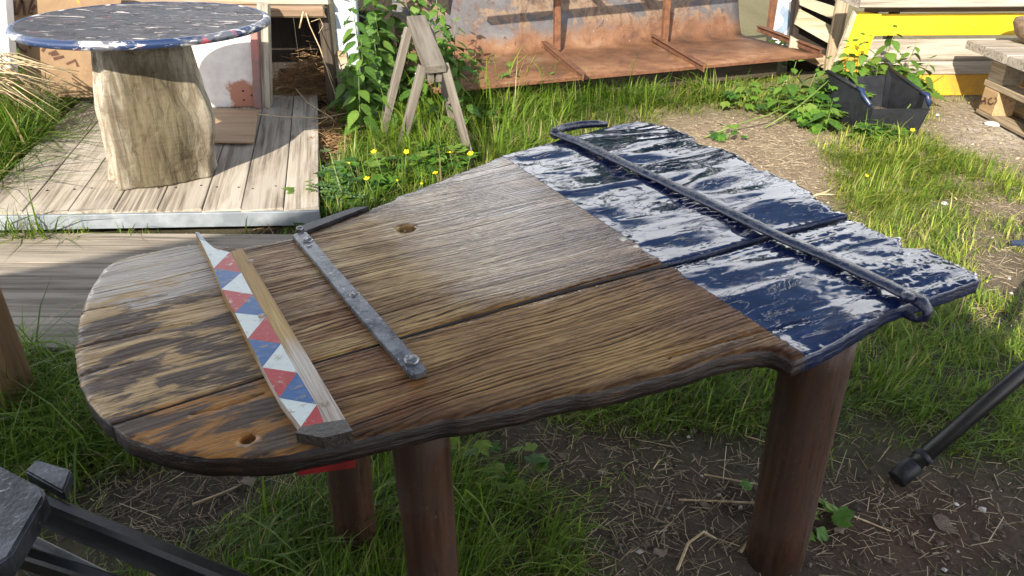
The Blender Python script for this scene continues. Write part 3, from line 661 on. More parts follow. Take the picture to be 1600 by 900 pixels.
# boards are parallel in the place: keep the right hand pair's direction
dv = (bp_[-1] - fp[-1]).normalized()
bp_ = [f + dv * 2.15 for f in fp]
for i in range(len(fp) - 1):
    a = (fp[i] + fp[i + 1]) / 2; b = (bp_[i] + bp_[i + 1]) / 2; nrm = Vector((dv.y, -dv.x, 0)); w = abs((fp[i + 1] - fp[i]).dot(nrm)) - .005
    bd_ = beam('board', a - Vector((0, 0, .016 + random.uniform(0, .003))), b - Vector((0, 0, .016 + random.uniform(0, .003))), w, .032, 'grey_wood', deck, ch=.003, seg=4, jit=.0012)
    for f_ in (.14, .84):
        for o_ in (-.3, .3):
            q_ = a.lerp(b, f_) + nrm * w * o_ + Vector((random.uniform(-.01, .01), random.uniform(-.02, .02), .0005)); link('nail_head', NAIL, None, deck.children[-1] if False else bd_, Matrix.Translation(q_))
a = fp[0] + Vector((-.02, -.012, -.045)); b = fp[-1] + Vector((.0, -.012, -.045))
beam('edge_strip', a, b, .022, .075, 'galv', deck, ch=.003)
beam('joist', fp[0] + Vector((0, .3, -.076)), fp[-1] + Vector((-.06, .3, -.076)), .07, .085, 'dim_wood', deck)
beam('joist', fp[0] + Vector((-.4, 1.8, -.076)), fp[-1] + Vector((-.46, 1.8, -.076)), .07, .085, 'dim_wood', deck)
nd = thing('low_deck', (-2.2, 2.87, 0), 'low walkway of shaded silvery grey boards in front of the raised deck', 'deck')
ys = [3.375, 3.06, 2.94, 2.81, 2.59, 2.37]
for y1, y0 in zip(ys[:-1], ys[1:]):
    xe = -.98 + random.uniform(-.03, .03); xm = -2.45 + random.uniform(-.2, .2)
    beam('board', (-4.2, (y0 + y1) / 2 + .03, .018), (xe, (y0 + y1) / 2 - .01, .018 + random.uniform(0, .004)), y1 - y0 - .006, .03, 'walk_wood', nd, ch=.003, seg=5, jit=.001)

# ------------------------------------------------------------------ stump table
SC = Vector((-1.92, 3.99, DZ)); SH = .735
stt = thing('stump_table', SC, 'round table with peeling blue top standing on a gnarled tree stump', 'table')
nth, nz_ = 128, 70; V = []
th = np.linspace(0, 2 * math.pi, nth, endpoint=False); zz = np.linspace(0, 1, nz_)
TT, ZZ = np.meshgrid(th, zz)
r = .262 - .045 * ZZ + .02 * np.exp(-ZZ * 9)
bulge = np.exp(-((np.angle(np.exp(1j * (TT + .35)))) / .8) ** 2) * np.exp(-((ZZ - .42) / .28) ** 2)
r = r + .10 * bulge
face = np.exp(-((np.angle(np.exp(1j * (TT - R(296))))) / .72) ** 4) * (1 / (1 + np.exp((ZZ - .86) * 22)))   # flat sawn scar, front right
r = r * (1 - .13 * face)
flute = (fbm(TT * 2.2 + 3 + ZZ * 1.3, ZZ * .9, 12, 3) - .5) * (1 - .7 * face); wrap = np.minimum(TT, 2 * math.pi - TT) / math.pi
r = r + .15 * flute * np.clip(wrap * 4, 0, 1) + (fbm(TT * 14, ZZ * 5, 33, 3) - .5) * .012 * np.clip(wrap * 6, 0, 1)
rim = np.exp(-((np.abs(np.angle(np.exp(1j * (TT - R(296))))) - .82) / .10) ** 2) * (ZZ < .92); r = r + .03 * rim
crack = -np.clip(.03 - np.abs(fbm(TT * 3, ZZ * 4, 90, 3) - .5), 0, 1) * .35 * face; r = r + crack
cx = .045 * ZZ
Vx = r * np.cos(TT) + cx; Vy = r * np.sin(TT); V = np.c_[Vx.ravel(), Vy.ravel(), (ZZ * SH + .002).ravel()]
idx = np.arange(nth * nz_).reshape(nz_, nth); F = np.stack([idx[:-1], np.roll(idx[:-1], -1, 1), np.roll(idx[1:], -1, 1), idx[1:]], -1).reshape(-1, 4)
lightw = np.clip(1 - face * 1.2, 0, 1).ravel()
ca = np.array([.37, .33, .27]); cb = np.array([.088, .074, .045]); tint = cb + (ca - cb) * (lightw * (.35 + .9 * fbm(TT * 5, ZZ * 2, 44).ravel()).clip(0, 1))[:, None]  # scar olive, plus lit left and shaded front put into the tint
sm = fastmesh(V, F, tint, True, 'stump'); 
bm = bmesh.new(); bm.from_mesh(sm); bm.verts.ensure_lookup_table(); bm.faces.new([bm.verts[i] for i in idx[-1]]); bm.faces.new([bm.verts[i] for i in idx[0][::-1]]); bm.to_mesh(sm); bm.free()
n = N('bare_stump_wood'); v = n.obj(); f = n.noise(n.map(v, (30, 30, 3)), 1, 5, .65, .8); f2 = n.noise(n.map(v, (9, 9, 60)), 1, 4, .6, .3)
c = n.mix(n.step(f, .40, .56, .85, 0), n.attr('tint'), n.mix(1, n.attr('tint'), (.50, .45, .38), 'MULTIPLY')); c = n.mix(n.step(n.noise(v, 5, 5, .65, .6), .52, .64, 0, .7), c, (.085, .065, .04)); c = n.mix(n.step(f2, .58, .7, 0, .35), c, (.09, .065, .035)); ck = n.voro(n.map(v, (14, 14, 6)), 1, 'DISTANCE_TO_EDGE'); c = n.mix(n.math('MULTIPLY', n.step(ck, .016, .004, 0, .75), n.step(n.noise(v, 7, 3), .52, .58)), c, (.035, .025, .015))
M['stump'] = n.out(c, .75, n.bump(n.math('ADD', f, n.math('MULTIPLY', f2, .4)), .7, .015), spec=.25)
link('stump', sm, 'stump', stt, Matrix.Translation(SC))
n = N('peeling_disc_paint'); v = n.obj(); f = n.noise(n.map(v, (3.5, 14, 8)), 1, 7, .7, .8); f2 = n.noise(n.map(v, (7, 20, 14), (4, 2, 0)), 1, 6, .7, .6); f3 = n.noise(n.map(v, (14, 34, 30)), 1, 4, .65, .5)
c = n.ramp(n.noise(v, 12, 5, .7), [(.3, (.016, .017, .026)), (.7, (.055, .053, .058))]); c = n.mix(n.step(f, .60, .62), c, (.42, .39, .37)); c = n.mix(n.step(f3, .62, .65, 0, .8), c, (.34, .30, .29)); c = n.mix(n.step(f2, .66, .68), c, (.42, .10, .12))
M['disc_top'] = n.out(c, n.step(f, .5, .6, .5, .75), n.bump(n.math('ADD', n.step(f, .55, .58), n.step(f3, .62, .65)), .5, .003), spec=.2)
n = N('blue_rim_paint'); v = n.obj(); f = n.noise(n.map(v, (6, 6, 20)), 1, 6, .7, .8); c = n.mix(n.step(n.noise(v, 3, 4, .7), .50, .56), (.014, .03, .085), (.10, .105, .13)); c = n.mix(n.step(f, .56, .60), c, (.5, .49, .48)); c = n.mix(n.step(n.noise(v, 9, 6, .7, .6), .62, .65), c, (.45, .07, .10)); M['disc_rim'] = n.out(c, .4, n.bump(f, .4, .004))
DC = Vector((-1.875, 4.09, DZ + SH))
tilt = Matrix.Rotation(R(-.6), 4, 'X') @ Matrix.Rotation(R(.9), 4, 'Y')
top = link('table_top', lathe_mesh([(.45, -.001), (.598, 0), (.612, .006), (.617, .022), (.612, .033), (.598, .040), (.585, .041), (.582, .038), (.578, .038), (.3, .0385), (.05, .039)], 96), 'disc_top', stt, Matrix.Translation(DC + Vector((0, 0, .006))) @ tilt)
top.data.materials.append(M['disc_rim'])
for p_ in top.data.polygons:
    c_ = p_.center
    if math.hypot(c_.x, c_.y) > .582 and len(p_.vertices) == 4: p_.material_index = 1

# ------------------------------------------------------------------ items on and behind the raised deck
ply = thing('plywood_offcut', P(360, 195, DZ), 'square plywood offcut lying on the raised deck behind the stump', 'plywood')
for k in range(2):
    o = .012 * k
    q = [P(u, v, DZ + .012 + o) for u, v in ((318, 221), (395, 222), (403, 171), (318, 169))]
    prism('sheet', [p + Vector((.004 * k, .006 * k, 0)) for p in q], .0105, 'ply', ply)
pn = thing('metal_panel', P(350, 168, DZ), 'dented white metal panel with a rusty corner leaning upright behind the stump', 'metal panel')
n = N('white_enamel_panel'); v = n.obj(); x, y, z = n.sep(v); f = n.noise(v, 10, 6, .65); c = n.mix(n.step(f, .35, .7), (.60, .58, .57), (.46, .43, .43))
rm = n.math('MULTIPLY', n.step(n.math('ADD', x, n.math('MULTIPLY', f, .2)), .10, .13), n.step(n.math('ADD', z, n.math('MULTIPLY', f, .2)), -.02, -.05)); c = n.mix(rm, c, (.30, .13, .085)); M['panel'] = n.out(c, .5, n.bump(f, .3, .01))
yb = P(350, 168, DZ).y
q = [PY(u, v, yb) for u, v in ((292, 168), (406, 166), (398, 25), (284, 25))]
pnl = prism('sheet_metal', q, .012, 'panel', pn)
for (u, v) in ((380, 142), (393, 149), (381, 156)):
    link('rivet_hole', lathe_mesh([(.006, -.002), (.006, .002)], 10), 'dark_iron', pnl, Matrix.Translation(PY(u, v, yb) + Vector((0, -.0025, 0))) @ Matrix.Rotation(R(90), 4, 'X'))
beam('edge_rail', PY(404, 168, yb - .02), PY(396, 20, yb - .02), .05, .04, speckled('pink_brown_rail', (.17, .11, .10), (.32, .13, .12), .6, 8), pn, up=Vector((0, -1, 0)))
beam('side_post', PY(417, 172, yb + .03), PY(412, 5, yb + .03), .07, .07, 'grey_wood', pn, up=Vector((0, -1, 0)))
wb = thing('workbench', PY(280, 160, 5.65), 'rough workbench with a thick bleached plank top over a dark hollow', 'workbench')
yf = 5.38
a, b = PY(66, 16, yf), PY(505, 10, yf)
topz = a.z
beam('front_rail', a + Vector((0, .03, -.01)), Vector((b.x, yf + .03, a.z - .01)), .06, .075, 'log', wb, seg=6, jit=.006, ch=.012)
for k in range(3): beam('top_plank', (a.x - .02, yf + .17 + k * .23, topz + .04), (b.x + random.uniform(-.02, .02), yf + .17 + k * .23, topz + .04), .225, .028, 'bench_wood', wb, seg=3, jit=.003)
for xx in (a.x + .4, b.x - .03):
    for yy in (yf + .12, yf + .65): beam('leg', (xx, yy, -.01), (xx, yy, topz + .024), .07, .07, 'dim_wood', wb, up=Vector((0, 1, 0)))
for k in range(11):
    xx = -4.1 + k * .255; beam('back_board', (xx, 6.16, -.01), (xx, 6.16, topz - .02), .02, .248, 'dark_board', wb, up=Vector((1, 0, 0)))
gbd = thing('graffiti_board', P(110, 150, 0), 'brown plywood board with dark scrawled graffiti beside the dry reeds', 'board')
n = N('brown_board'); v = n.obj(); f = n.noise(v, 5, 6, .7, .5); c = n.mix(n.step(f, .3, .7), (.16, .095, .048), (.23, .15, .08)); c = n.mix(n.math('MULTIPLY', n.step(n.noise(v, 9, 5, .7), .56, .6), n.step(n.sep(v)[0], -.02, .03)), c, (.52, .22, .02)); c = n.mix(n.step(n.noise(v, 14, 6, .75, 1), .64, .67), c, (.09, .04, .025)); M['brown_board'] = n.out(c, .7, n.bump(f, .3, .01))
yg = 5.30
q = [PY(u, v, yg) for u, v in ((42, 152), (180, 152), (176, 60), (192, -10), (12, -60))]
prism('panel', q, .02, 'brown_board', gbd)
def stroke(parent, px, w, plane, mat='ink', name='scrawl'):
    pts = [plane(u, v) for u, v in px]; off = Vector((0, -.003, 0)); V = []; F = []; c0 = pts[0].copy()
    for i, p in enumerate(pts):
        d = (pts[min(i + 1, len(pts) - 1)] - pts[max(i - 1, 0)]).normalized(); nn_ = Vector((-d.z, 0, d.x)) * w * random.uniform(.35, .6)
        V += [p + nn_ + off - c0, p - nn_ + off - c0]
    for i in range(len(pts) - 1): F.append((2 * i, 2 * i + 1, 2 * i + 3, 2 * i + 2))
    return link(name, meshof(V, F), mat, parent, Matrix.Translation(c0))
for s_ in ([(14, -6), (17, 22), (20, 30)], [(22, 2), (23, 24), (27, 22), (34, 0)], [(34, 0), (37, 8), (39, 24)], [(52, -2), (47, 12), (45, 21), (52, 20)], [(56, 8), (50, 16)], [(13, 30), (20, 33), (20, 42), (15, 47)], [(44, 62), (47, 76), (49, 60)], [(26, 68), (31, 76), (41, 82), (41, 77)], [(68, 66), (70, 75), (66, 80)], [(76, 84), (88, 80), (92, 84), (80, 86)], [(30, 57), (32, 55)], [(84, 92), (100, 88)], [(104, 100), (118, 94), (122, 104)]):
    stroke(gbd, s_, .018, lambda u, v: PY(u, v, yg))
wp = thing('white_post', PY(10, 70, 5.1), 'white painted post at the edge of the raised deck beside the graffiti board', 'post')
beam('post', PY(2, 110, 5.15), PY(-12, -60, 5.15), .17, .09, 'white_paint', wp, up=Vector((0, -1, 0)), ch=.006)
sp = thing('pale_post', P(548, 150, 0), 'pale blue-white post with a splintered offcut nailed beside the nettles', 'post')
p0 = P(556, 172, 0); ypp = p0.y
beam('post', (PY(551, 172, ypp)), (PY(537, -60, ypp)), .155, .08, 'blueish_white', sp, up=Vector((0, -1, 0)), ch=.006, seg=3, jit=.002)
q = [PY(u, v, ypp - .06) for u, v in ((517, 145), (536, 145), (545, 120), (541, 82), (529, 79), (508, 98), (517, 112))]
prism('offcut', q, .02, 'bench_wood', sp)
# near-black boards added for the darkness behind the post and nettles
dw = thing('dark_backdrop', (-1.25, 6.1, 0), 'added near-black board partition between the workbench and the nettles', 'backdrop')
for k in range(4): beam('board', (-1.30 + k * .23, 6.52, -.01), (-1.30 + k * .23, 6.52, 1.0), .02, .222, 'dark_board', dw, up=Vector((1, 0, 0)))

# ------------------------------------------------------------------ sawhorse
sh = thing('sawhorse', P(655, 240, 0), 'small weathered wooden sawhorse standing in the nettles', 'sawhorse')
tA, tB = PY(681, 103, 4.62), PY(650, 25, 5.2); SL = (tB - tA).length
ax = (tB - tA).normalized(); side = Vector((ax.y, -ax.x, 0)).normalized(); upn = side.cross(ax)
beam('top_beam', tA - upn * .022, tB - upn * .022, .125, .05, 'saw_wood', sh, ch=.005, seg=4, jit=.0015)
for sd_ in (-1, 1): beam('under_rail', tA + ax * .02 + side * .024 * sd_ - upn * .084, tB - ax * .02 + side * .024 * sd_ - upn * .084, .036, .072, 'saw_wood', sh, ch=.004)
for f, feet in ((.10, ((622, 247), (738, 260))), (.84, ((592, 230), (716, 222)))):
    for sd_, ft in zip((-1, 1), feet):
        t_ = tA + ax * (SL * f) + side * sd_ * .066 - upn * .03; b_ = P(*ft, -.015)
        beam('leg', t_, b_, .05, .045, 'saw_wood', sh, up=ax, ch=.004)
    w0 = tA + ax * (SL * f) - side * .095 - upn * .10
    wg = tube('wing_nut', [w0 + side * .03, w0 - side * .012], .006, 'alu', sh, 8)
    for s2 in (-1, 1): link('wing', lathe_mesh([(.004, -.003), (.013, 0), (.004, .003)], 10), 'alu', wg, Matrix.Translation(w0 - side * .014 + Vector((0, 0, .016 * s2))) @ Matrix.Rotation(R(90), 4, 'Y'))

# ------------------------------------------------------------------ rusty trough
TZ0 = .22
tf0, tf1 = P(700, 139, TZ0), P(1286, 85, TZ0); tdir = (tf1 - tf0).normalized(); tin = Vector((-tdir.y, tdir.x, 0))
tf0 = tf0 - tdir * .12; TLn = (tf1 - tf0).length
tr = thing('rusty_trough', (tf0 + tf1) / 2 - Vector((0, 0, TZ0)), 'long rusty steel trough with upright stays, raised above the weeds', 'trough')
wA = P(868, 79, TZ0 - .02)
D0 = (wA - tf0).dot(tin)
def tw(s, d, z): p = tf0 + tdir * s + tin * d; return Vector((p.x, p.y, z))
prof = [(0, TZ0), (D0 * .5, TZ0 - .012), (D0 * .9, TZ0 - .015), (D0, TZ0 - .008), (D0 + .035, TZ0 + .04), (D0 + .07, TZ0 + .14), (D0 + .13, TZ0 + .3), (D0 + .22, TZ0 + .5), (D0 + .34, TZ0 + .72)]
V = []; F = []; ns = 26; k = len(prof); LW = (P(1197, 64, TZ0) - tf0).dot(tdir)
for i in range(ns + 1):
    for j, (d, z) in enumerate(prof):
        L = TLn + (LW - TLn) * min(1, max(0, d / D0)); s_ = L * i / ns
        dent = (fbm(s_ * 3, j * .7, 14) - .5) * .02
        V.append(tw(s_, d + (dent if j > 3 else 0), z + (dent * .6 if 0 < j < 3 else 0)))
for i in range(ns):
    for j in range(k - 1): a = i * k + j; F.append((a, a + k, a + k + 1, a + 1))
c0 = tw(0, 0, 0); me = meshof([p - c0 for p in V], F, True)
n = N('rusty_trough_steel'); v = n.obj(); x, y, z = n.sep(v); f = n.noise(v, 3.2, 7, .68, .4); f2 = n.noise(v, 14, 6, .7, .6)
lowc = n.ramp(f, [(.32, (.064, .034, .022)), (.46, (.138, .066, .034)), (.58, (.19, .10, .054)), (.75, (.25, .175, .12))])
hi = n.ramp(f, [(.36, (.045, .032, .028)), (.45, (.19, .13, .085)), (.52, (.08, .075, .078)), (.64, (.11, .105, .11)), (.78, (.24, .19, .145))])
hh = n.math('ADD', z, n.math('MULTIPLY', n.math('SUBTRACT', f, .5), .5)); c = n.mix(n.step(hh, .30, .42), lowc, hi); drip = n.noise(n.map(v, (16, 16, 1.6)), 1, 4, .65, .4); c = n.mix(n.step(drip, .54, .66, 0, .6), c, (.10, .045, .026)); c = n.mix(n.step(f2, .60, .64, 0, .85), c, (.075, .034, .022)); c = n.mix(n.step(n.noise(v, 40, 4, .7), .66, .72, 0, .6), c, (.42, .36, .3))
M['trough'] = n.out(c, .62, n.bump(n.math('ADD', f2, f), .5, .012), .1, .35)
to = link('shell', me, 'trough', tr, Matrix.Translation(c0)); sm_ = to.modifiers.new('solid', 'SOLIDIFY'); sm_.thickness = .008; sm_.offset = -1
beam('front_lip', tw(0, -.004, TZ0 - .012), tw(TLn, -.004, TZ0 - .012), .008, .024, 'rust', tr)
for (u0, v0, u1, v1) in ((711, 92, 700, 139), (850, 70, 912, 122), (1019, 59, 1101, 108), (1184, 45, 1284, 83)):
    b_ = P(u1, v1, TZ0 + .015) + tin * .01; a_ = P(u0, v0, TZ0 + .03)
    rb = beam('rib', a_, b_, .012, .05, 'rust', tr); beam('flange', a_ + Vector((0, 0, .0285)), b_ + Vector((0, 0, .0285)), .05, .006, 'rust', rb)
for (u, v) in ((870, 78), (1038, 66), (1203, 46)):
    b_ = P(u, v, TZ0); b_ = b_ - tin * .0; t_ = Vector((b_.x, b_.y, 1.0)) + tin * .04
    beam('upright', b_, t_, .052, .05, 'rust', tr, up=tin)
u0, u1 = P(868, 79, TZ0), P(1204, 47, TZ0)
ra, rb_ = Vector((u0.x, u0.y, .99)) - tin * .52, Vector((u1.x, u1.y, .99)) - tin * .52
beam('top_rail', ra - tdir * 1.1, rb_ + tdir * .1, .06, .05, 'rust', tr)
for s_ in (0, .5, 1): q_ = ra.lerp(rb_, s_); beam('arm', q_ + tin * .03, q_ + tin * .56, .045, .045, 'rust', tr)
q_ = ra.lerp(rb_, .25); beam('brace', q_ + tin * .03, ra.lerp(rb_, .03) + tin * .50 + Vector((0, 0, .02)), .04, .04, 'rust', tr)
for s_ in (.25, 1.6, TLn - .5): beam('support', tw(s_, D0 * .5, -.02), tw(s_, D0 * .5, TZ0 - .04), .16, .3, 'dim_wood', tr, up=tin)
beam('under_beam', tw(.1, .22, .09), tw(TLn - .3, .22, .09), .1, .12, 'dim_wood', tr)

# ------------------------------------------------------------------ black storage bin
bn = thing('storage_bin', P(1380, 205, 0), 'black open-fronted plastic storage bin with navy corners overgrown by weeds', 'storage bin')
HZ = .27
FL, BL, FR, BR = P(1347, 140, HZ), P(1293, 111, HZ + .04), P(1449, 147, HZ), P(1389, 106, HZ + .04)
fl, frr = P(1354, 211, 0), P(1432, 210, 0); dl = (BL - FL); dl.z = 0; bx = (frr - fl).normalized(); by = dl.normalized(); BW, BD = (frr - fl).length, dl.length * .9
def bpnt(a, d, z): p = fl + bx * a + by * d; return Vector((p.x, p.y, z))
for TF, TB, a_ in ((FL, BL, 0), (FR, BR, BW)):
    lip_ = bpnt(-.012, -.02, HZ * .66) if a_ == 0 else bpnt(BW + .03, -.02, HZ * .66)
    pp = prism('side_panel', [bpnt(a_, .0, 0), bpnt(a_, BD, 0), TB, TF + by * .05 + Vector((0, 0, .006)), TF - Vector((0, 0, .02)), lip_], .014, 'black_plastic', bn, flip=(a_ == 0))
    tube('rim', [TB, TF + by * .04], .013, 'black_plastic', pp, 8)
    tube('corner_grip', [TF + by * .05, TF - by * .005 - Vector((0, 0, .004)), TF - by * .018 - Vector((0, 0, .03)), TF.lerp(lip_, .8)], [.014, .017, .017, .012], 'blue_plastic', pp, 10)
lA, lB = bpnt(-.012, -.02, HZ * .66), bpnt(BW + .03, -.02, HZ * .66)
prism('front_panel', [bpnt(0, 0, 0), bpnt(BW, 0, 0), lB, lA], .014, 'black_plastic', bn)
prism('back_panel', [bpnt(0, BD, 0), bpnt(BW, BD, 0), BR - Vector((0, 0, .05)), BL - Vector((0, 0, .05))], .014, 'black_plastic', bn)
prism('base', [bpnt(0, .01, .02), bpnt(BW, .01, .02), bpnt(BW, BD, .02), bpnt(0, BD, .02)], .015, 'black_plastic', bn)
me = lathe_mesh([(.16, 0), (.15, .05), (.10, .09), (.03, .10)], 20)
for q in me.vertices: q.co.z *= random.uniform(.8, 1.2)
o = link('soil_fill', me, speckled('potting_soil', (.05, .035, .025), (.12, .09, .06), .9, 40), bn, Matrix.Translation(bpnt(BW / 2, BD / 2 + .02, .022)))

# ------------------------------------------------------------------ yellow planter bench
yb_ = thing('yellow_planter_bench', P(1480, 140, 0), 'planter bench of weathered planks with bright yellow painted boards', 'bench')
q0, q1 = P(1335, 150, 0), P(1560, 148, 0)
yd = (q1 - q0).normalized(); yn = Vector((yd.y, -yd.x, 0)); x_end = 2.6
def yq(u, v): # point on the bench front
    r = ray(u, v); o = Vector((0, 0, CAM_H)); t = (q0 - o).dot(yn) / r.dot(yn); return o + r * t
def zrow(v, u=1460): return yq(u, v).z
rows = [(150, 116, 'ochre', -.012), (116, 95, 'grey_wood', .0), (95, 60, 'grey_wood', .004), (55, 20, 'yellow', .012), (19, 10, 'brown_post', -.01)]
for v0, v1, m_, off in rows:
    z0, z1 = zrow(v0), zrow(v1); p0 = yq(1352, v0); a_ = Vector((p0.x, p0.y, (z0 + z1) / 2)) + yn * off - yd * (.12 if v0 > 100 else .0); b_ = a_ + yd * (x_end + .3)
    beam('board', a_, b_, .03, abs(z1 - z0) - .006, m_, yb_, ch=.004, seg=3, jit=.001)
zt2 = zrow(9) + .045
for k_ in range(2):
    a_ = yq(1328, 4); a_ = Vector((a_.x, a_.y, zt2 + .005)) + yn * (.05 - k_ * .24)
    beam('top_plank', a_, a_ + yd * (x_end + .35), .23, .075, 'grey_wood', yb_, ch=.008, seg=3, jit=.002)
for xx in (.1, x_end): 
    for dpt in (.07, .40):
        b_ = q0 + yd * (xx + .1) - yn * dpt; beam('leg', (b_.x, b_.y, -.01), (b_.x, b_.y, zt2 - .035), .06, .06, 'dim_wood', yb_, up=yd)
e = [yq(u, v) + yn * .035 for u, v in ((1336, 16), (1372, 20), (1349, 86), (1311, 82))]
prism('end_board', e, .025, 'yellow', yb_)
e = [yq(u, v) + yn * .036 for u, v in ((1330, 14), (1335, 15), (1306, 95), (1298, 93))]
prism('end_batten', e, .03, 'tan_wood', yb_)
beam('end_foot', yq(1327, 84) + yn * .01, yq(1322, 148) + yn * .01, .19, .025, 'ochre', yb_, up=yn)

# ------------------------------------------------------------------ slatted pallet panel and sign board leaning behind
sl = thing('slatted_panel', P(1270, 105, 0), 'leaning mossy slatted panel with dark gaps beside the yellow bench', 'slatted panel')
ysl = 6.75
def sq(u, v, d=0): return PY(u, v, ysl + d)
for quad, m_ in ((((1248, -8), (1316, 14), (1308, 33), (1250, 8)), 'pallet_slat'), (((1250, 14), (1306, 44), (1298, 70), (1242, 38)), 'pallet_slat'), (((1253, -34), (1322, -14), (1318, 4), (1250, -16)), 'pallet_slat'), (((1236, 56), (1294, 90), (1290, 108), (1232, 84)), 'tan_wood')):
    prism('slat', [sq(*p) for p in quad], .025, m_, sl, flip=True)
beam('frame_post', sq(1296, 112, -.03), sq(1325, -45, -.03), .1, .05, 'tan_wood', sl, up=Vector((0, -1, 0)))
beam('frame_post', sq(1236, 95, .06), sq(1254, -45, .06), .05, .05, 'dark_board', sl, up=Vector((0, -1, 0)))
prism('backing', [sq(u, v, .12) for u, v in ((1240, -40), (1330, -40), (1306, 112), (1230, 112))], .015, 'dark_board', sl, flip=True)
sg = thing('sign_board', P(1228, 70, 0), 'tilted white board with a blue-grey ring mark behind the trough', 'board')
ysg = 7.35
def gq(u, v, d=0): return PY(u, v, ysg + d)
prism('panel', [gq(u, v) for u, v in ((1222, -30), (1252, -30), (1236, 72), (1205, 72))], .02, 'white_paint', sg, flip=True)
cen_ = gq(1211, 33, -.006); V = []; F = []
for i in range(25):
    t = R(-75 + i * 6.2)
    for r_ in (.075, .145): V.append(Vector((math.cos(t) * r_, 0, math.sin(t) * r_)))
for i in range(24): F.append((2 * i, 2 * i + 1, 2 * i + 3, 2 * i + 2))
link('ring_mark', meshof(V, F), 'signblue', sg, Matrix.Translation(cen_ + Vector((0, -.002, 0))))

# ------------------------------------------------------------------ pallet stack
pt = thing('pallet_stack', P(1560, 190, 0), 'stack of heavy wooden pallets with timber blocks by the yellow bench', 'pallet')
pc0 = P(1524, 176, 0); pc1 = P(1600, 216, 0); pdv = (pc1 - pc0).normalized(); pr = Vector((-pdv.y, pdv.x, 0)); pr = pr if pr.x > 0 else -pr
PLn = 1.3
def face_z(u, v): 
    r = ray(u, v); o = Vector((0, 0, CAM_H)); t = (pc0 - o).dot(pr) / r.dot(pr); return (o + r * t)
zz_ = [face_z(1526, v).z for v in (176, 170, 136, 128, 105, 82)]
zb, z1_, z2_, z3_, z4_ = 0.0, .028, .20, .245, .40
zb = 0
lev = [(0, .03, 'b'), (.03, .20, 'k'), (.20, .245, 'b'), (.245, .385, 'k'), (.385, .42, 'b')]
for z0, z1, kd in lev:
    if kd == 'b':
        for k_ in range(4): 
            o_ = pr * (.06 + k_ * .24); s_ = .10 if z0 > .3 else .0
            beam('board', pc0 - pdv * (.0 + s_) + o_ + Vector((0, 0, (z0 + z1) / 2)), pc0 + pdv * PLn + o_ + Vector((0, 0, (z0 + z1) / 2)), .12, z1 - z0 - .002, 'tan_wood', pt, ch=.004)
    else:
        for k_ in range(3):
            for j_ in range(2):
                m_ = 'pallet_tan' if z0 < .1 else 'tan_wood'; a_ = pc0 + pdv * (.02 + k_ * .55) + pr * (.075 + j_ * .7) + Vector((0, 0, (z0 + z1) / 2)); 
                blk = beam('block', a_, a_ + pdv * .17, .145, z1 - z0 - .002, m_, pt, ch=.005)
topz_ = .42
for k_ in range(5):
    a_ = pc0 - pdv * .14 + pdv * (.08 + k_ * .26) - pr * .10 + Vector((0, 0, topz_ + .03)); beam('deck_board', a_, a_ + pr * 1.1, .25, .058, 'grey_wood', pt, ch=.006)
def pallet_plane(u, v): return face_z(u, v) - pr * .004
for s_ in ([(1533, 153), (1535, 163)], [(1540, 152), (1541, 163)], [(1534, 158), (1541, 157)], [(1551, 153), (1546, 155), (1545, 160), (1549, 163), (1553, 161)], [(1556, 152), (1559, 157), (1555, 163)]):
    pts = [pallet_plane(u, v) for u, v in s_]; V = []; c0 = pts[0].copy()
    for i, p in enumerate(pts):
        d = (pts[min(i + 1, len(pts) - 1)] - pts[max(i - 1, 0)]).normalized(); nn_ = pr.cross(d) * .005; V += [p + nn_ - c0, p - nn_ - c0]
    link('pen_mark', meshof(V, [(2 * i, 2 * i + 1, 2 * i + 3, 2 * i + 2) for i in range(len(pts) - 1)]), 'ink', pt, Matrix.Translation(c0))
lc = P(1625, 72, topz_ + .06)
ls = link('wood_bowl', lathe_mesh([(.12, 0), (.19, .06), (.22, .13), (.215, .16), (.19, .165), (.15, .10), (.05, .06)], 32), 'log', None, Matrix.Translation(lc + Vector((.05, .05, 0)))); tag(ls, 'brown wooden bowl resting on top of the pallet stack', 'bowl')

# ------------------------------------------------------------------ black tripod leg, timber post, folding work stand
tp = thing('tripod_stand', P(1405, 747, 0), 'black tubular stand with a rubber foot planted in the grass beside the table', 'stand')
f0 = P(1405, 745, .02); apex = P(1640, 546, .30); apex = f0 + (apex - f0) * 2.6
tb = tube('leg', [f0 + (apex - f0) * .03, apex], .024, 'black_tube', tp, 14)
tube('rubber_foot', [f0 - (apex - f0).normalized() * .012, f0 + (apex - f0) * .035], [.028, .030], 'black_plastic', tp, 14)
tube('collar', [f0 + (apex - f0) * .052, f0 + (apex - f0) * .062], .028, 'black_plastic', tp, 14)
for q in (apex + Vector((.55, -.35, -apex.z)), apex + Vector((.4, .6, -apex.z))): tube('leg', [q, apex], .0165, 'black_tube', tp, 12)
link('head', lathe_mesh([(.03, -.03), (.04, 0), (.04, .03), (.02, .05)], 16), 'black_plastic', tp, Matrix.Translation(apex))
pb = P(18, 655, 0)
tpost = thing('timber_post', pb, 'short square brown timber post standing in the shaded grass by the walkway', 'post')
beam('post', (pb.x - .02, pb.y + .05, -.03), (pb.x - .02, pb.y + .05, .82), .125, .125, 'brown_post', tpost, up=Vector((.35, 1, 0)), ch=.006, seg=3, jit=.001)

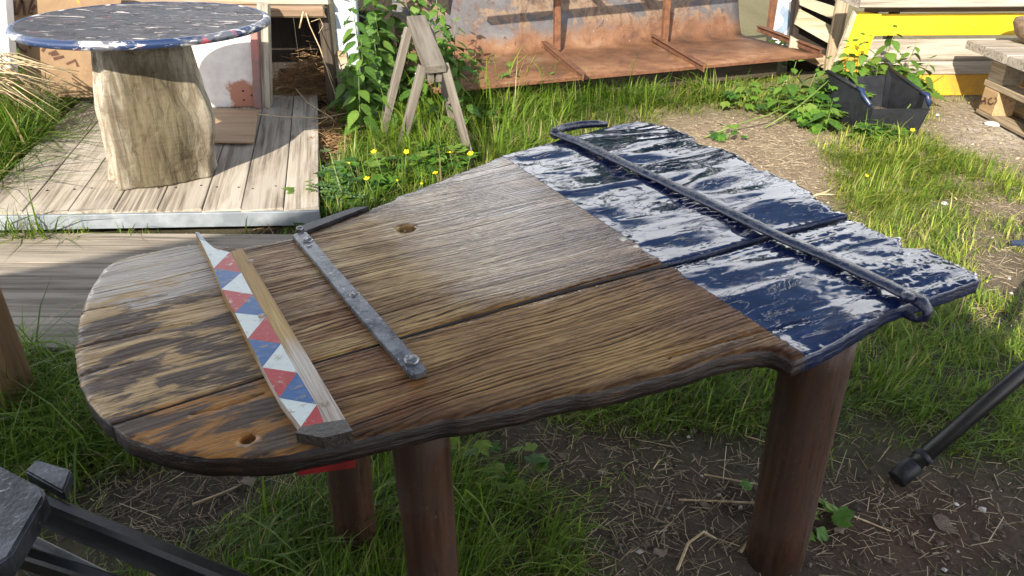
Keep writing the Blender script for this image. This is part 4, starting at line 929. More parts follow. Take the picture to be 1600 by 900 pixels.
wk = thing('folding_work_stand', P(120, 820, 0), 'folded black metal work stand with worn cast brackets and an aluminium rail', 'work stand')
KZ = .42
def kp(u, v, z=KZ): return P(u, v, z)
a_, b_ = kp(-60, 745), kp(430, 945, KZ - .04); up_ = Vector((0, 0, 1))
beam('black_bar', a_ , b_, .034, .08, 'black_tube', wk, ch=.008)
a2, b2 = kp(-60, 840, KZ - .05), kp(330, 965, KZ - .09); beam('black_bar', a2, b2, .030, .045, 'black_tube', wk, ch=.006)
beam('aluminium_rail', kp(30, 836, KZ - .08), kp(260, 950, KZ - .10), .022, .02, 'alu', wk)
beam('aluminium_rail', kp(30, 860, KZ - .08), kp(230, 960, KZ - .10), .008, .02, 'alu', wk)
hd = [kp(u, v, KZ + .035) for u, v in ((-60, 736), (0, 748), (78, 790), (82, 802), (28, 900), (-60, 960))]
brk = prism('cast_bracket', hd, .05, 'cast_grey', wk)
bm = bmesh.new(); bm.from_mesh(brk.data); bmesh.ops.bevel(bm, geom=list(bm.edges), offset=.006, segments=3, affect='EDGES'); bm.to_mesh(brk.data); bm.free()
link('boss', lathe_mesh([(.012, -.002), (.012, .003), (.009, .004)], 20), 'cast_grey', brk, Matrix.Translation(kp(28, 812, KZ + .036)))
tb_ = [kp(u, v, KZ + .02) for u, v in ((45, 752), (62, 733), (118, 750), (105, 786))]
tbp = prism('bracket_tab', tb_, .03, 'cast_grey', wk)
bm = bmesh.new(); bm.from_mesh(tbp.data); bmesh.ops.bevel(bm, geom=list(bm.edges), offset=.004, segments=2, affect='EDGES'); bm.to_mesh(tbp.data); bm.free()
link('bolt_head', lathe_mesh([(.014, -.002), (.013, .007), (.007, .011)], 6, False), 'cast_grey', tbp, Matrix.Translation(kp(72, 752, KZ + .021)))
beam('clip', kp(66, 730, KZ + .02), kp(96, 738, KZ + .02), .012, .02, 'black_plastic', wk)
for u_, v_ in ((-40, 760), (300, 900)): q_ = kp(u_, v_); beam('strut', (q_.x, q_.y, KZ - .07 if u_ > 0 else KZ - .03), (q_.x - .04, q_.y - .02, -.02), .03, .03, 'black_tube', wk, up=Vector((0, 1, 0)))

# ------------------------------------------------------------------ grass, straw
def poly_in(x, y, poly): return inside(np.c_[x, y], [(p[0], p[1]) for p in poly])
deck_poly = [fp[0] + Vector((-.03, -.03, 0)), fp[-1] + Vector((.02, -.03, 0)), bp_[-1], bp_[0] + Vector((-.03, 0, 0))]
low_poly = [(-4.3, 2.36), (-.96, 2.33), (-.96, 3.30), (-4.3, 3.33)]
bin_poly = [bpnt(-.02, 0, 0), bpnt(BW + .02, 0, 0), bpnt(BW + .02, BD + .02, 0), bpnt(-.02, BD + .02, 0)]
pal_poly = [pc0 - pr * .02, pc0 + pdv * PLn - pr * .02, pc0 + pdv * PLn + pr, pc0 + pr]
def blocked(x, y): return poly_in(x, y, deck_poly) | poly_in(x, y, low_poly) | poly_in(x, y, bin_poly) | poly_in(x, y, pal_poly)
def blades(px, py, pz, h, w, lean, az, tint, seg=3, curl=1.0):
    """tapered bent strips; all arguments are arrays"""
    m = len(px); dx, dy = np.cos(az), np.sin(az); t = np.linspace(0, 1, seg + 1)
    V = np.zeros((m, 2 * seg + 1, 3)); C = np.zeros((m, 2 * seg + 1, 3))
    for i, q in enumerate(t):
        out = lean * h * q ** (1 + curl); up = h * (q - .35 * lean * q * q * curl)
        cx_, cy_, cz_ = px + dx * out, py + dy * out, pz + up; hw = w * .5 * (1 - q ** 1.6) ** .8
        shade = tint * (1.0 + .12 * q)
        if i < seg:
            V[:, 2 * i] = np.c_[cx_ - dy * hw, cy_ + dx * hw, cz_]; V[:, 2 * i + 1] = np.c_[cx_ + dy * hw, cy_ - dx * hw, cz_]; C[:, 2 * i] = shade; C[:, 2 * i + 1] = shade
        else: V[:, 2 * i] = np.c_[cx_, cy_, cz_]; C[:, 2 * i] = shade
    k = 2 * seg + 1; base = (np.arange(m) * k)[:, None]; T = []
    for i in range(seg - 1): T += [(2 * i, 2 * i + 1, 2 * i + 3), (2 * i, 2 * i + 3, 2 * i + 2)]
    T.append((2 * seg - 2, 2 * seg - 1, 2 * seg)); T = np.array(T)
    return V.reshape(-1, 3), (base[:, None, :] + T[None]).reshape(-1, 3), C.reshape(-1, 3)
NC = 680000
x = rng.uniform(-4.0, 4.4, NC); y = .85 + 6.0 * rng.uniform(0, 1, NC) ** 1.3
u, v = project(x, y, 0 * x); d, hh_ = grass_at(u, v, x, y)
keep = (rng.uniform(0, 1, NC) < d ** 1.3) & (u > -160) & (u < 1760) & (v > -30) & (v < 1050) & ~blocked(x, y)
clump = fbm(x * 9, y * 9, 61, 2); keep &= rng.uniform(0, 1, NC) < np.clip(clump * 2.4 - .45, .12, 1)
x, y, h0, d, u, v = x[keep], y[keep], hh_[keep], d[keep], u[keep], v[keep]; m = len(x)
h = h0 * rng.lognormal(0, .38, m) * (.55 + .6 * d) ; h = np.clip(h, .015, .55)
dist = np.hypot(x, y)
g1 = np.array([.045, .105, .014]); g2 = np.array([.15, .235, .022]); g3 = np.array([.30, .33, .06]); g4 = np.array([.36, .29, .14])
q = rng.uniform(0, 1, m)[:, None]; pn_ = fbm(x * 1.7, y * 1.7, 77)[:, None]
tint = g1 + (g2 - g1) * np.clip(q * .9 + pn_ * .8 - .25, 0, 1); dry_lit_w = np.clip((np.clip((u - 950) / 350, 0, 1) * np.clip((620 - v) / 200, 0, 1)) * .32 + (1 - d) * .2, 0, 1)  # drier blades, with sunlit brightness put into the right-hand tint
r2 = rng.uniform(0, 1, m); tint = np.where((r2 < dry_lit_w)[:, None], g3, tint); tint = np.where((r2 > .93 - .12 * (1 - d))[:, None], g4 * (.45 + .6 * rng.uniform(0, 1, (m, 1))), tint)
tint = tint * rng.uniform(.75, 1.25, (m, 1))
Vb, Fb, Cb = blades(x, y, gz(x, y) - .004, h, (.0018 + .0048 * rng.uniform(0, 1, m) ** 1.8) * (.8 + h * 3.0) * (.75 + .12 * dist), np.where(rng.uniform(0, 1, m) < .3, rng.uniform(1.0, 2.0, m), rng.uniform(.1, 1.1, m)), rng.uniform(0, 6.283, m) * .6 + fbm(x * 2, y * 2, 91, 2) * 7.0, tint, 3, 1.0)
tag(link('grass', fastmesh(Vb, Fb, Cb, True, 'grass'), 'grass'), 'green grass growing in tufts across the yard', 'grass', kind='stuff')
# straw and dead stalks lying flat
NS = 190000
x = rng.uniform(-3.0, 4.2, NS); y = .9 + 5.3 * rng.uniform(0, 1, NS) ** 1.2; u, v = project(x, y, 0 * x)
dd = dirt_at(u, v) * .6 + .10 + 1.2 * np.exp(-((u - 300) / 160) ** 2 - ((v - 770) / 70) ** 2) - 1.0 * np.exp(-((u - 1400) / 240) ** 2 - ((v - 840) / 70) ** 2) * .5
dd = dd + 2.0 * np.exp(-((u - 505) / 28) ** 2 - ((v - 230) / 80) ** 2) + 1.2 * np.exp(-((u - 440) / 110) ** 2 - ((v - 352) / 10) ** 2)
keep = (rng.uniform(0, 1, NS) < np.clip(dd, 0, 1) * .55) & (u > -100) & (u < 1700) & (v < 1000) & ~blocked(x, y)
x, y = x[keep], y[keep]; m = len(x); L = rng.uniform(.01, .06, m) * (1 + (rng.uniform(0, 1, m) > .94) * 1.6); az = rng.uniform(0, 6.283, m); w = rng.uniform(.0005, .0015, m)
t_ = np.array([.17, .125, .08]) + (np.array([.48, .40, .27]) - np.array([.17, .125, .08])) * rng.uniform(0, 1, (m, 1)); t_ *= rng.uniform(.6, 1.1, (m, 1))
def sticks(x, y, z, L, w, az, rise, tint):
    m = len(x); dx, dy = np.cos(az), np.sin(az); V = np.zeros((m, 8, 3))
    for e_, s_ in enumerate((-.5, .5)):
        cx_ = x + dx * L * s_; cy_ = y + dy * L * s_; cz_ = z + rise * (s_ + .5) * L + w * .6
        V[:, e_ * 4 + 0] = np.c_[cx_ - dy * w, cy_ + dx * w, cz_]; V[:, e_ * 4 + 1] = np.c_[cx_, cy_, cz_ + w]; V[:, e_ * 4 + 2] = np.c_[cx_ + dy * w, cy_ - dx * w, cz_]; V[:, e_ * 4 + 3] = np.c_[cx_, cy_, cz_ - w]
    T = np.array([(0, 1, 5, 4), (1, 2, 6, 5), (2, 3, 7, 6), (3, 0, 4, 7)]); base = (np.arange(m) * 8)[:, None, None]
    return V.reshape(-1, 3), (base + T[None]).reshape(-1, 4), np.repeat(tint, 8, 0)
Vb, Fb, Cb = sticks(x, y, gz(x, y) + .003, L, w, az, rng.uniform(-.05, .25, m), t_)
tag(link('straw_litter', fastmesh(Vb, Fb, Cb, False, 'straw'), 'hay'), 'scattered straw and dead stalks lying on the bare soil', 'straw', kind='stuff')
NK = 60000
x = rng.uniform(-2.2, 3.9, NK); y = .9 + 4.6 * rng.uniform(0, 1, NK) ** 1.4; u, v = project(x, y, 0 * x)
keep = (rng.uniform(0, 1, NK) < np.clip(dirt_at(u, v) * .55 + .05, 0, .6)) & (u > -60) & (u < 1660) & (v < 960) & ~blocked(x, y); x, y, u, v = x[keep], y[keep], u[keep], v[keep]; m = len(x)
r_ = rng.lognormal(-5.6, .55, m).clip(.0012, .014); ang = rng.uniform(0, 6.283, m); O_ = np.array([(1, 0, 0), (0, 1, 0), (-1, 0, 0), (0, -1, 0), (0, 0, .7), (0, 0, -.7)]); J = O_[None] * rng.uniform(.6, 1.3, (m, 6, 1))
ca_, sa_ = np.cos(ang)[:, None], np.sin(ang)[:, None]; VX = np.stack([J[..., 0] * ca_ - J[..., 1] * sa_, J[..., 0] * sa_ + J[..., 1] * ca_, J[..., 2]], -1) * r_[:, None, None] + np.stack([x, y, gz(x, y) + r_ * .25], -1)[:, None]
T_ = np.array([(0, 1, 4), (1, 2, 4), (2, 3, 4), (3, 0, 4), (1, 0, 5), (2, 1, 5), (3, 2, 5), (0, 3, 5)]); dry_ = (np.clip((y - 2.6) / 1.8, 0, 1) * np.clip((x + .2) / .8, 0, 1))[:, None]
ct = np.array([.08, .062, .047]) * (1 - dry_) + np.array([.25, .195, .135]) * dry_; ct = ct * rng.uniform(.5, 1.7, (m, 1)); ct = np.where(rng.uniform(0, 1, (m, 1)) > .96, np.array([.4, .38, .34]), ct)
tag(link('soil_crumbs', fastmesh(VX.reshape(-1, 3), ((np.arange(m) * 6)[:, None, None] + T_[None]).reshape(-1, 3), np.repeat(ct, 6, 0), False, 'crumbs'), 'hay'), 'crumbs of earth and grit strewn over the bare soil', 'soil', kind='stuff')
# brown hay heap by the hollow, dry fringe along the deck end
def hay(name, cx_, cy_, z0, sx, sy, sz, cnt, label, tA_=(.17, .095, .045), tB_=(.36, .23, .11), Lr=(.05, .2)):
    x = rng.normal(cx_, sx, cnt); y = rng.normal(cy_, sy, cnt); z = z0 + np.abs(rng.normal(0, 1, cnt)) * sz * np.exp(-((x - cx_) / sx / 1.6) ** 2 - ((y - cy_) / sy / 1.6) ** 2)
    tt = np.array(tA_) + (np.array(tB_) - np.array(tA_)) * rng.uniform(0, 1, (cnt, 1))
    V, F_, C_ = sticks(x, y, z, rng.uniform(Lr[0], Lr[1], cnt), rng.uniform(.001, .0022, cnt), rng.uniform(0, 6.283, cnt), rng.uniform(-.35, .35, cnt), tt)
    tag(link(name, fastmesh(V, F_, C_, False, name), 'hay'), label, 'hay', kind='stuff')
hp = P(470, 142, .1); hay('hay_heap', hp.x + .08, hp.y + .12, .1, .16, .16, .12, 2600, 'heap of brown hay in the dark hollow under the workbench')
hp = P(508, 225, 0); hay('hay_fringe', hp.x + .02, hp.y + .1, .0, .07, .55, .06, 2200, 'brown hay spilling along the end of the raised deck')
hp = P(140, 158, .1); hay('reed_litter', hp.x + .25, hp.y + .12, .12, .3, .08, .05, 900, 'dry brown litter below the graffiti board', Lr=(.04, .14))

# dry reeds bundle, each reed a part
rd = thing('reed_bundle', P(10, 175, 0), 'bundle of dry grey reeds drooping over the corner of the raised deck', 'reeds')
ry = 4.55
for k_ in range(58):
    a0 = PY(-70 + random.uniform(-25, 10), 70 + random.uniform(-18, 60), ry + random.uniform(-.15, .15)); e_ = random.choice([(125, 150), (110, 165), (90, 185), (128, 128), (70, 170), (100, 150)])
    b0 = PY(e_[0] + random.uniform(-28, 12), e_[1] + random.uniform(-20, 12), ry + .25 + random.uniform(-.25, .15)); 
    if random.random() < .2: b0 = a0.lerp(b0, random.uniform(.5, .8))
    mm = a0.lerp(b0, .55) + Vector((0, 0, random.uniform(.02, .07)))
    tube('reed', [a0, mm, b0], [.005, .004, .002], 'straw', rd, 4)
# stalks hanging from the bench
st_ = thing('hanging_stalk', PY(500, 20, 5.36), 'dry bent straw stalks hanging from the end of the workbench', 'straw')
for ppx, r_ in (([(478, 20), (484, 40), (500, 75), (511, 108), (524, 148), (530, 165)], .004), ([(474, 18), (471, 30), (468, 44)], .006), ([(486, 34), (500, 29), (505, 40), (498, 52)], .002), ([(505, 95), (514, 110), (520, 126)], .003)):
    tube('stalk', [PY(a_, b_, 5.33) for a_, b_ in ppx], r_, 'straw', st_, 5)
for j_, ppx in enumerate(([(428, 97), (436, 110), (455, 130), (480, 160), (520, 185)], [(400, 178), (440, 182), (500, 185), (545, 176)], [(430, 140), (445, 132), (455, 128)])):
    tw_ = tube('straw_stalk', [P(a_, b_, DZ + .03) + Vector((0, 0, .0)) for a_, b_ in ppx], .004, 'straw', None, 5)
    tag(tw_, ['long dry stalk bending out of the hay heap', 'thin dry stalk lying across the end of the raised deck', 'short thick twig lying by the foot of the metal panel'][j_], 'stalk')

# ------------------------------------------------------------------ plants
def leaf_mesh(kind):
    if kind == 'nettle':
        n_ = 9; pro = [0, .22, .30, .315, .29, .245, .19, .12, .055, 0]
    pts = []; F_ = []; V_ = []
    for i in range(n_ + 1):
        x_ = i / n_; w_ = pro[i]; sag = -.22 * x_ ** 2
        if 0 < i < n_:
            V_ += [(x_ + .0, 0, sag), (x_ - .05, w_ * .55, sag + .05 * w_), (x_ + .035, w_, sag + .02), (x_ - .035, w_ * .9, sag + .0), (x_ - .05, -w_ * .55, sag + .05 * w_), (x_ + .035, -w_, sag + .02), (x_ - .035, -w_ * .9, sag)]
        else: V_ += [(x_, 0, sag)] * 7
    for i in range(n_):
        a = i * 7; b = a + 7
        F_ += [(a, b, b + 1, a + 1), (a + 1, b + 1, b + 3, a + 2), (b + 3, b + 2, a + 2) if False else (a + 2, b + 3, b + 3), (a, a + 4, b + 4, b), (a + 4, a + 5, b + 6, b + 4)]
    F_ = [tuple(dict.fromkeys(f)) for f in F_]; F_ = [f for f in F_ if len(f) > 2]
    for i in range(1, n_):
        a = i * 7; F_ += [(a + 1, a + 3, a + 2) if False else (a + 3, a + 2, a + 1), (a + 6, a + 4, a + 5)]
    me = meshof(V_, F_, True, 'nettle_leaf'); me.materials.append(M['nettle']); bm = bmesh.new(); bm.from_mesh(me); bmesh.ops.remove_doubles(bm, verts=bm.verts, dist=1e-4); bmesh.ops.recalc_face_normals(bm, faces=bm.faces); bm.to_mesh(me); bm.free()
    for p_ in me.polygons: p_.use_smooth = True
    return me
NL = leaf_mesh('nettle')
def orient(pos, az, pitch, sc, roll=0): return Matrix.Translation(pos) @ Matrix.Rotation(az, 4, 'Z') @ Matrix.Rotation(pitch, 4, 'Y') @ Matrix.Rotation(roll, 4, 'X') @ Matrix.Diagonal((sc, sc, sc, 1))
def nettle(base, hgt, lean, label, leaf=.1, grp='nettles round the sawhorse'):
    base = Vector(base); t = thing('nettle', base, label, 'nettle', grp); lean = Vector(lean)
    def at(q): return base + Vector((lean.x * q * q, lean.y * q * q, hgt * q))
    tube('stem', [at(i / 6) - Vector((0, 0, .01 if i == 0 else 0)) for i in range(7)], [.005, .005, .0045, .004, .0035, .003, .0015], 'stem', t, 6)
    k_ = max(5, int(hgt / .05)); a0 = random.uniform(0, 6.28)
    for i in range(k_):
        q = .22 + .78 * i / (k_ - 1); s_ = leaf * (1.15 - .75 * max(0, (q - .45) / .55)) * random.uniform(.8, 1.15); a0 += math.pi / 2 + random.uniform(-.25, .25)
        for s2 in (0, math.pi):
            az = a0 + s2 + random.uniform(-.2, .2); pitch = R(random.uniform(5, 45)) * (1 - .6 * (q > .9)) - (R(35) if q > .93 else 0)
            pos = at(q) + Vector((math.cos(az), math.sin(az), .1)) * s_ * .22
            link('leaf', NL, None, t, orient(pos, az, pitch, s_, random.uniform(-.3, .3)))
    return t
spots = [((575, 205), .62, (.02, -.05), .12, 'tall nettle leaning beside the pale post'), ((598, 190), .55, (.0, -.06), .13, 'broad leaved nettle left of the sawhorse'), ((590, 150), .85, (.04, -.06), .12, 'tallest nettle behind the sawhorse'),
         ((560, 165), .6, (-.05, -.05), .11, 'nettle crowding the foot of the pale post'), ((620, 140), .95, (.02, -.02), .12, 'dark nettle under the partition boards'), ((700, 165), .72, (-.03, -.06), .11, 'upright nettle against the left end of the trough'),
         ((640, 160), .5, (.03, -.02), .12, 'shaded nettle between the sawhorse legs'), ((735, 172), .28, (.03, -.06), .1, 'low nettle below the trough front'), ((775, 168), .25, (.05, -.05), .1, 'small spreading nettle in front of the trough'), ((610, 215), .34, (-.03, -.04), .12, 'bushy nettle by the near sawhorse leg'),
         ((1290, 205), .22, (-.02, -.06), .11, 'young nettle bending at the side of the storage bin'), ((1255, 175), .3, (.03, -.03), .1, 'nettle between the trough end and the bin'), ((1398, 164), .48, (.04, -.03), .12, 'nettle growing up behind the storage bin'), ((1335, 168), .52, (-.03, .0), .12, 'leafy nettle under the yellow end board'), ((1230, 155), .3, (.0, -.05), .11, 'nettle under the right end of the trough'), ((566, 225), .45, (.03, -.05), .13, 'nettle spilling forward from the pale post'), ((605, 178), .7, (-.02, -.05), .13, 'leafy nettle against the far left sawhorse leg'), ((675, 175), .5, (.02, -.05), .13, 'nettle showing under the sawhorse beam'), ((645, 215), .3, (.02, -.03), .12, 'small nettle between the near sawhorse legs'), ((712, 185), .42, (.03, -.05), .12, 'nettle right of the far sawhorse leg'), ((800, 165), .3, (-.02, -.05), .12, 'nettle hiding the left trough support'), ((690, 215), .26, (.03, -.04), .12, 'low nettle behind the right sawhorse leg'), ((548, 205), .5, (.04, -.03), .12, 'nettle beside the hay fringe'), ((745, 150), .34, (.0, -.06), .12, 'nettle right of the sawhorse against the trough lip'), ((722, 205), .3, (.02, -.05), .12, 'dark nettle beyond the right sawhorse foot'), ((850, 160), .22, (.03, -.05), .1, 'short nettle before the first trough rib'), ((1308, 172), .5, (-.02, -.05), .12, 'tall nettle over the back left of the bin'), ((1365, 162), .56, (.02, -.04), .13, 'tallest nettle behind the bin'), ((1425, 165), .36, (.03, -.04), .12, 'nettle behind the right panel of the bin'), ((1275, 165), .36, (.0, -.06), .12, 'nettle between bin and trough corner'), ((1210, 175), .24, (.02, -.05), .11, 'low nettle sprawling before the last trough rib'), ((574, 190), .85, (-.02, -.06), .13, 'tall nettle in front of the pale post foot'), ((600, 168), .95, (-.03, -.05), .13, 'tall leafy nettle between post and sawhorse'), ((712, 160), .6, (.02, -.06), .12, 'nettle rising over the left trough end'), ((690, 158), .8, (.0, -.05), .12, 'tall nettle directly behind the sawhorse beam'), ((660, 190), .42, (.02, -.05), .13, 'mid height nettle inside the sawhorse'), ((585, 120), 1.0, (-.02, -.02), .12, 'dark tall nettle behind the pale post'), ((660, 128), .9, (0, -.03), .12, 'dark nettle at the far corner of the trough')]
for (uv, hgt, ln, lf, lab) in spots:
    p = P(*uv, 0); nettle(p, hgt, (*ln, 0), lab, lf * 1.22)

def lobed_leaf(L, W, pos, az, pitch, V_, F_, lobes=3):
    """a hand-shaped leaf appended to a foliage mesh"""
    Mx = Matrix.Translation(pos) @ Matrix.Rotation(az, 4, 'Z') @ Matrix.Rotation(pitch, 4, 'Y')
    for l_ in range(lobes):
        a_ = (l_ - (lobes - 1) / 2) * (1.9 / lobes); c_ = [(0, 0, 0), (.35, .17, .02), (.6, .28, .02), (.72, .16, .0), (1, .03, -.08), (.74, -.14, .0), (.62, -.27, .02), (.36, -.17, .02)]
        i0 = len(V_); k_ = 1 - .25 * abs(a_)
        for (x_, y_, z_) in c_: V_.append(Mx @ Vector(((x_ * math.cos(a_) - y_ * math.sin(a_) * W) * L * k_, (x_ * math.sin(a_) + y_ * math.cos(a_) * W) * L * k_, z_ * L)))
        F_ += [(i0, i0 + 1, i0 + 7), (i0 + 1, i0 + 2, i0 + 3, i0 + 4), (i0 + 1, i0 + 4, i0 + 7), (i0 + 4, i0 + 5, i0 + 6, i0 + 7)]
def weed(base, rad, hgt, cnt, label, mat='weed', L=.07, grp='leafy weeds', lobes=3, name='leafy_weed'):
    base = Vector(base); t = thing(name, base, label, 'weed', grp); V_ = []; F_ = []; S_ = []; SF = []; mi_ = []
    for i in range(cnt):
        a_ = random.uniform(0, 6.28); r_ = rad * math.sqrt(random.random()); z_ = hgt * random.uniform(.25, 1) * (1 - .5 * (r_ / rad) ** 2)
        p_ = Vector((math.cos(a_) * r_, math.sin(a_) * r_, z_)); lobed_leaf(L * random.uniform(.6, 1.25), 1.0, p_, random.uniform(0, 6.28) * .3 + a_, R(random.uniform(-25, 40)), V_, F_, lobes); mi_ += [random.choice((0, 0, 1, 2))] * (len(F_) - len(mi_))
        i0 = len(S_); q = Vector((p_.x * .3, p_.y * .3, -.01)); S_ += [q + Vector((.002, 0, 0)), q - Vector((.002, 0, 0)), p_ - Vector((.001, 0, 0)), p_ + Vector((.001, 0, 0))]; SF.append((i0, i0 + 1, i0 + 2, i0 + 3))
    me = meshof(V_, F_); me.polygons.foreach_set('material_index', mi_); link('foliage', me, [mat, 'weed_dark', 'weed_pale'], t, Matrix.Translation(base)); link('stalks', meshof(S_, SF), 'stem', t, Matrix.Translation(base))
    return t
wl_ = [((505, 330), .16, .15, 46, 'leafy weed at the right corner of the raised deck'), ((560, 305), .2, .19, 70, 'bushy buttercup foliage beside the table edge'), ((620, 285), .2, .17, 70, 'buttercup foliage in front of the sawhorse legs'), ((690, 258), .18, .15, 50, 'low green weed under the near sawhorse foot'),
       ((480, 350), .1, .1, 22, 'small weed in the hay by the deck edge strip'), ((760, 190), .2, .16, 44, 'leafy weed before the left of the trough'), ((830, 178), .2, .13, 34, 'leafy weed before the middle of the trough'), ((1180, 165), .28, .16, 46, 'tangled weed below the trough flange'), ((1270, 190), .22, .16, 46, 'weed clump against the dark side of the bin'),
       ((1370, 218), .15, .12, 40, 'bright weed in front of the bin'), ((1318, 165), .18, .36, 50, 'weed growing behind the bin toward the slatted panel'), ((1230, 100), .2, .25, 36, 'sunlit weed behind the trough corner'), ((1362, 165), .2, .36, 60, 'tall leafy weed rising behind the bin'), ((1300, 178), .2, .3, 50, 'leafy weed spilling over the left wall of the bin'), ((1405, 162), .16, .3, 40, 'weed leaning on the planks of the yellow bench'), ((60, 320), .12, .1, 16, 'small weed at the metal front edge of the deck'), ((20, 240), .25, .2, 40, 'green weed beside the left of the raised deck'), ((25, 130), .2, .4, 30, 'sprig of leaves by the graffiti board'),
       ((1240, 795), .13, .035, 26, 'flat dark weed on the bare soil by the round leg'), ((810, 735), .08, .05, 14, 'small weed on the soil under the table'), ((740, 690), .12, .07, 22, 'weed in the shade behind the front leg'), ((1135, 215), .1, .08, 12, 'thin yellowish weed beside the sandy path')]
for uv, r_, h_, c_, lab in wl_: weed(P(*uv, 0), r_, h_, int(c_ * (1.7 if r_ > .14 else 1.2)), lab, L=.085 if r_ > .14 else .055)
# thistle
tb0 = P(545, 335, 0); ts = thing('thistle', tb0, 'spiny thistle rising beside the raised deck', 'thistle')
tube('stem', [tb0, tb0 + Vector((-.03, 0, .16)), tb0 + Vector((-.06, .0, .34))], [.006, .005, .002], 'stem', ts, 6)
V_, F_ = [], []
for i in range(46):
    q = random.random(); a_ = random.uniform(0, 6.28); Ls = .15 * (1 - .7 * q); p_ = Vector((-.06 * q, 0, .34 * q)); d_ = Vector((math.cos(a_), math.sin(a_), random.uniform(-.1, .5)))
    pr_ = d_.cross(Vector((0, 0, 1))).normalized()
    for j in range(5):
        b_ = p_ + d_ * Ls * j / 5; n2 = p_ + d_ * Ls * (j + 1) / 5; w_ = Ls * .16 * (1 - j / 6); i0 = len(V_)
        V_ += [b_, n2, b_ + d_ * Ls * .12 + pr_ * w_ + Vector((0, 0, .01)), b_ + d_ * Ls * .12 - pr_ * w_ + Vector((0, 0, .01))]; F_ += [(i0, i0 + 1, i0 + 2), (i0, i0 + 3, i0 + 1)]
link('foliage', meshof(V_, F_), 'thistle', ts, Matrix.Translation(tb0))
# buttercups
V_, F_ = [], []
for i in range(5):
    a_ = i * 1.2566
    for (r0, w0, z0), (r1, w1, z1) in (((.05, .03, 0), (.6, .42, .12)), ((.6, .42, .12), (1.0, .25, .42))):
        i0 = len(V_)
        for r_, w_, z_ in ((r0, -w0, z0), (r0, w0, z0), (r1, w1, z1), (r1, -w1, z1)): V_.append((r_ * math.cos(a_) - w_ * math.sin(a_), r_ * math.sin(a_) + w_ * math.cos(a_), z_))
        F_.append((i0, i0 + 1, i0 + 2, i0 + 3))
FM = meshof(V_, F_); FM.materials.append(M['petal'])
CMx = lathe_mesh([(.05, .0), (.28, .1), (.2, .25), (.05, .28)], 10); CMx.materials.append(speckled('stamen', (.6, .38, .02), (.5, .42, .05), .6, 60))
bl = [(573, 280, .22, 'buttercup flowering beside the thistle'), (635, 238, .26, 'largest buttercup flower before the sawhorse leg'), (703, 239, .25, 'buttercup facing the front sawhorse leg'), (735, 241, .25, 'buttercup on a leaning stalk at the right sawhorse foot'), (680, 271, .18, 'buttercup just above the table edge'), (584, 238, .26, 'half open buttercup behind the thistle'), (659, 287, .12, 'greenish buttercup bud low at the table edge'), (545, 255, .26, 'tiny yellow bud in the thistle leaves'), (620, 282, .16, 'yellow bud among the buttercup leaves'), (1426, 204, .06, 'yellow flower at the right corner of the bin'), (1467, 242, .05, 'lone yellow flower in the lawn by the path'), (1354, 275, .04, 'fading yellow flower in the lawn before the bin')]
for u, v, z_, lab in bl:
    hp_ = P(u, v, z_); t = thing('buttercup', Vector((hp_.x, hp_.y + .02, 0)), lab, 'flower', 'buttercups'); lean = random.uniform(-.05, .05)
    b0 = Vector((hp_.x + lean, hp_.y + .03, -.01)); tube('stem', [b0, b0.lerp(hp_, .6) + Vector((lean * .2, 0, .01)), hp_], [.002, .0018, .0014], 'stem', t, 5)
    sc = {.12: .007, .16: .006, .05: .012, .06: .014, .04: .01}.get(z_, .0155 if 'tiny' not in lab else .006) * random.uniform(.9, 1.15)
    W = Matrix.Translation(hp_) @ Matrix.Rotation(random.uniform(.2, .7), 4, Vector((random.uniform(-.2, 1), random.uniform(-.4, .4), 0)).normalized()) @ Matrix.Rotation(random.uniform(0, 1), 4, 'Z') @ Matrix.Diagonal((sc, sc, sc, 1))
    fo = link('blossom', FM, None, t, W); link('stamens', CMx, None, fo, W)
# long bending stems near the bin
for j_, px in enumerate(([(1385, 215), (1410, 180), (1440, 140), (1475, 118)], [(1195, 200), (1250, 165), (1290, 130), (1320, 100)], [(1100, 215), (1150, 195), (1200, 180), (1240, 160)])):
    zz__ = [0, .12, .24, .3] if j_ < 2 else [.0, .06, .1, .12]
    o = tube('weed_stem', [P(a_, b_, z_) for (a_, b_), z_ in zip(px, zz__)], [.006, .0055, .005, .002], 'stem', None, 6); tag(o, ['thick green stem leaning across the front of the bin', 'long pale stem leaning over the left side of the bin', 'long stem sprawling over the hay before the trough'][j_], 'stem')

# ------------------------------------------------------------------ little things on the ground
def dead_leaf(u, v, s_, az, lab):
    V_ = []; F_ = []; n_ = 6
    for i in range(n_ + 1):
        q = i / n_; w_ = .32 * math.sin(math.pi * min(1, q * .95 + .03)) ; V_ += [(q, w_ * random.uniform(.7, 1.2), .12 * math.sin(q * 5) + random.uniform(0, .08)), (q, 0, .03 + .1 * q), (q, -w_ * random.uniform(.7, 1.2), .16 * math.cos(q * 4) + random.uniform(0, .08))]
    for i in range(n_):
        for k_ in range(2): a_ = i * 3 + k_; F_.append((a_, a_ + 3, a_ + 4, a_ + 1))
    p = P(u, v, .004); p.z = float(gz(p.x, p.y)) + .008
    o = link('dead_leaf', meshof(V_, F_, True), 'dry_leaf', None, orient(p, az, 0, s_)); tag(o, lab, 'leaf', 'dead leaves on the soil')
for a_ in ((935, 740, 0.043, .9, 'pale folded dead leaf on the soil under the table'), (870, 708, 0.031, .1, 'small grey dead leaf near the grass behind the front leg'), (1090, 785, 0.037, -.3, 'brown dead leaf left of the right round leg'), (1455, 805, 0.074, -.9, 'large crumpled dead leaf on the reddish soil'), (1020, 868, 0.049, .5, 'silvery dead leaf by the bent root'), (1305, 830, .04, .5, 'curled dead leaf at the foot of the right leg'), (395, 757, .07, 2.2, 'pale splinter-like leaf in the straw below the rounded end')): dead_leaf(*a_)
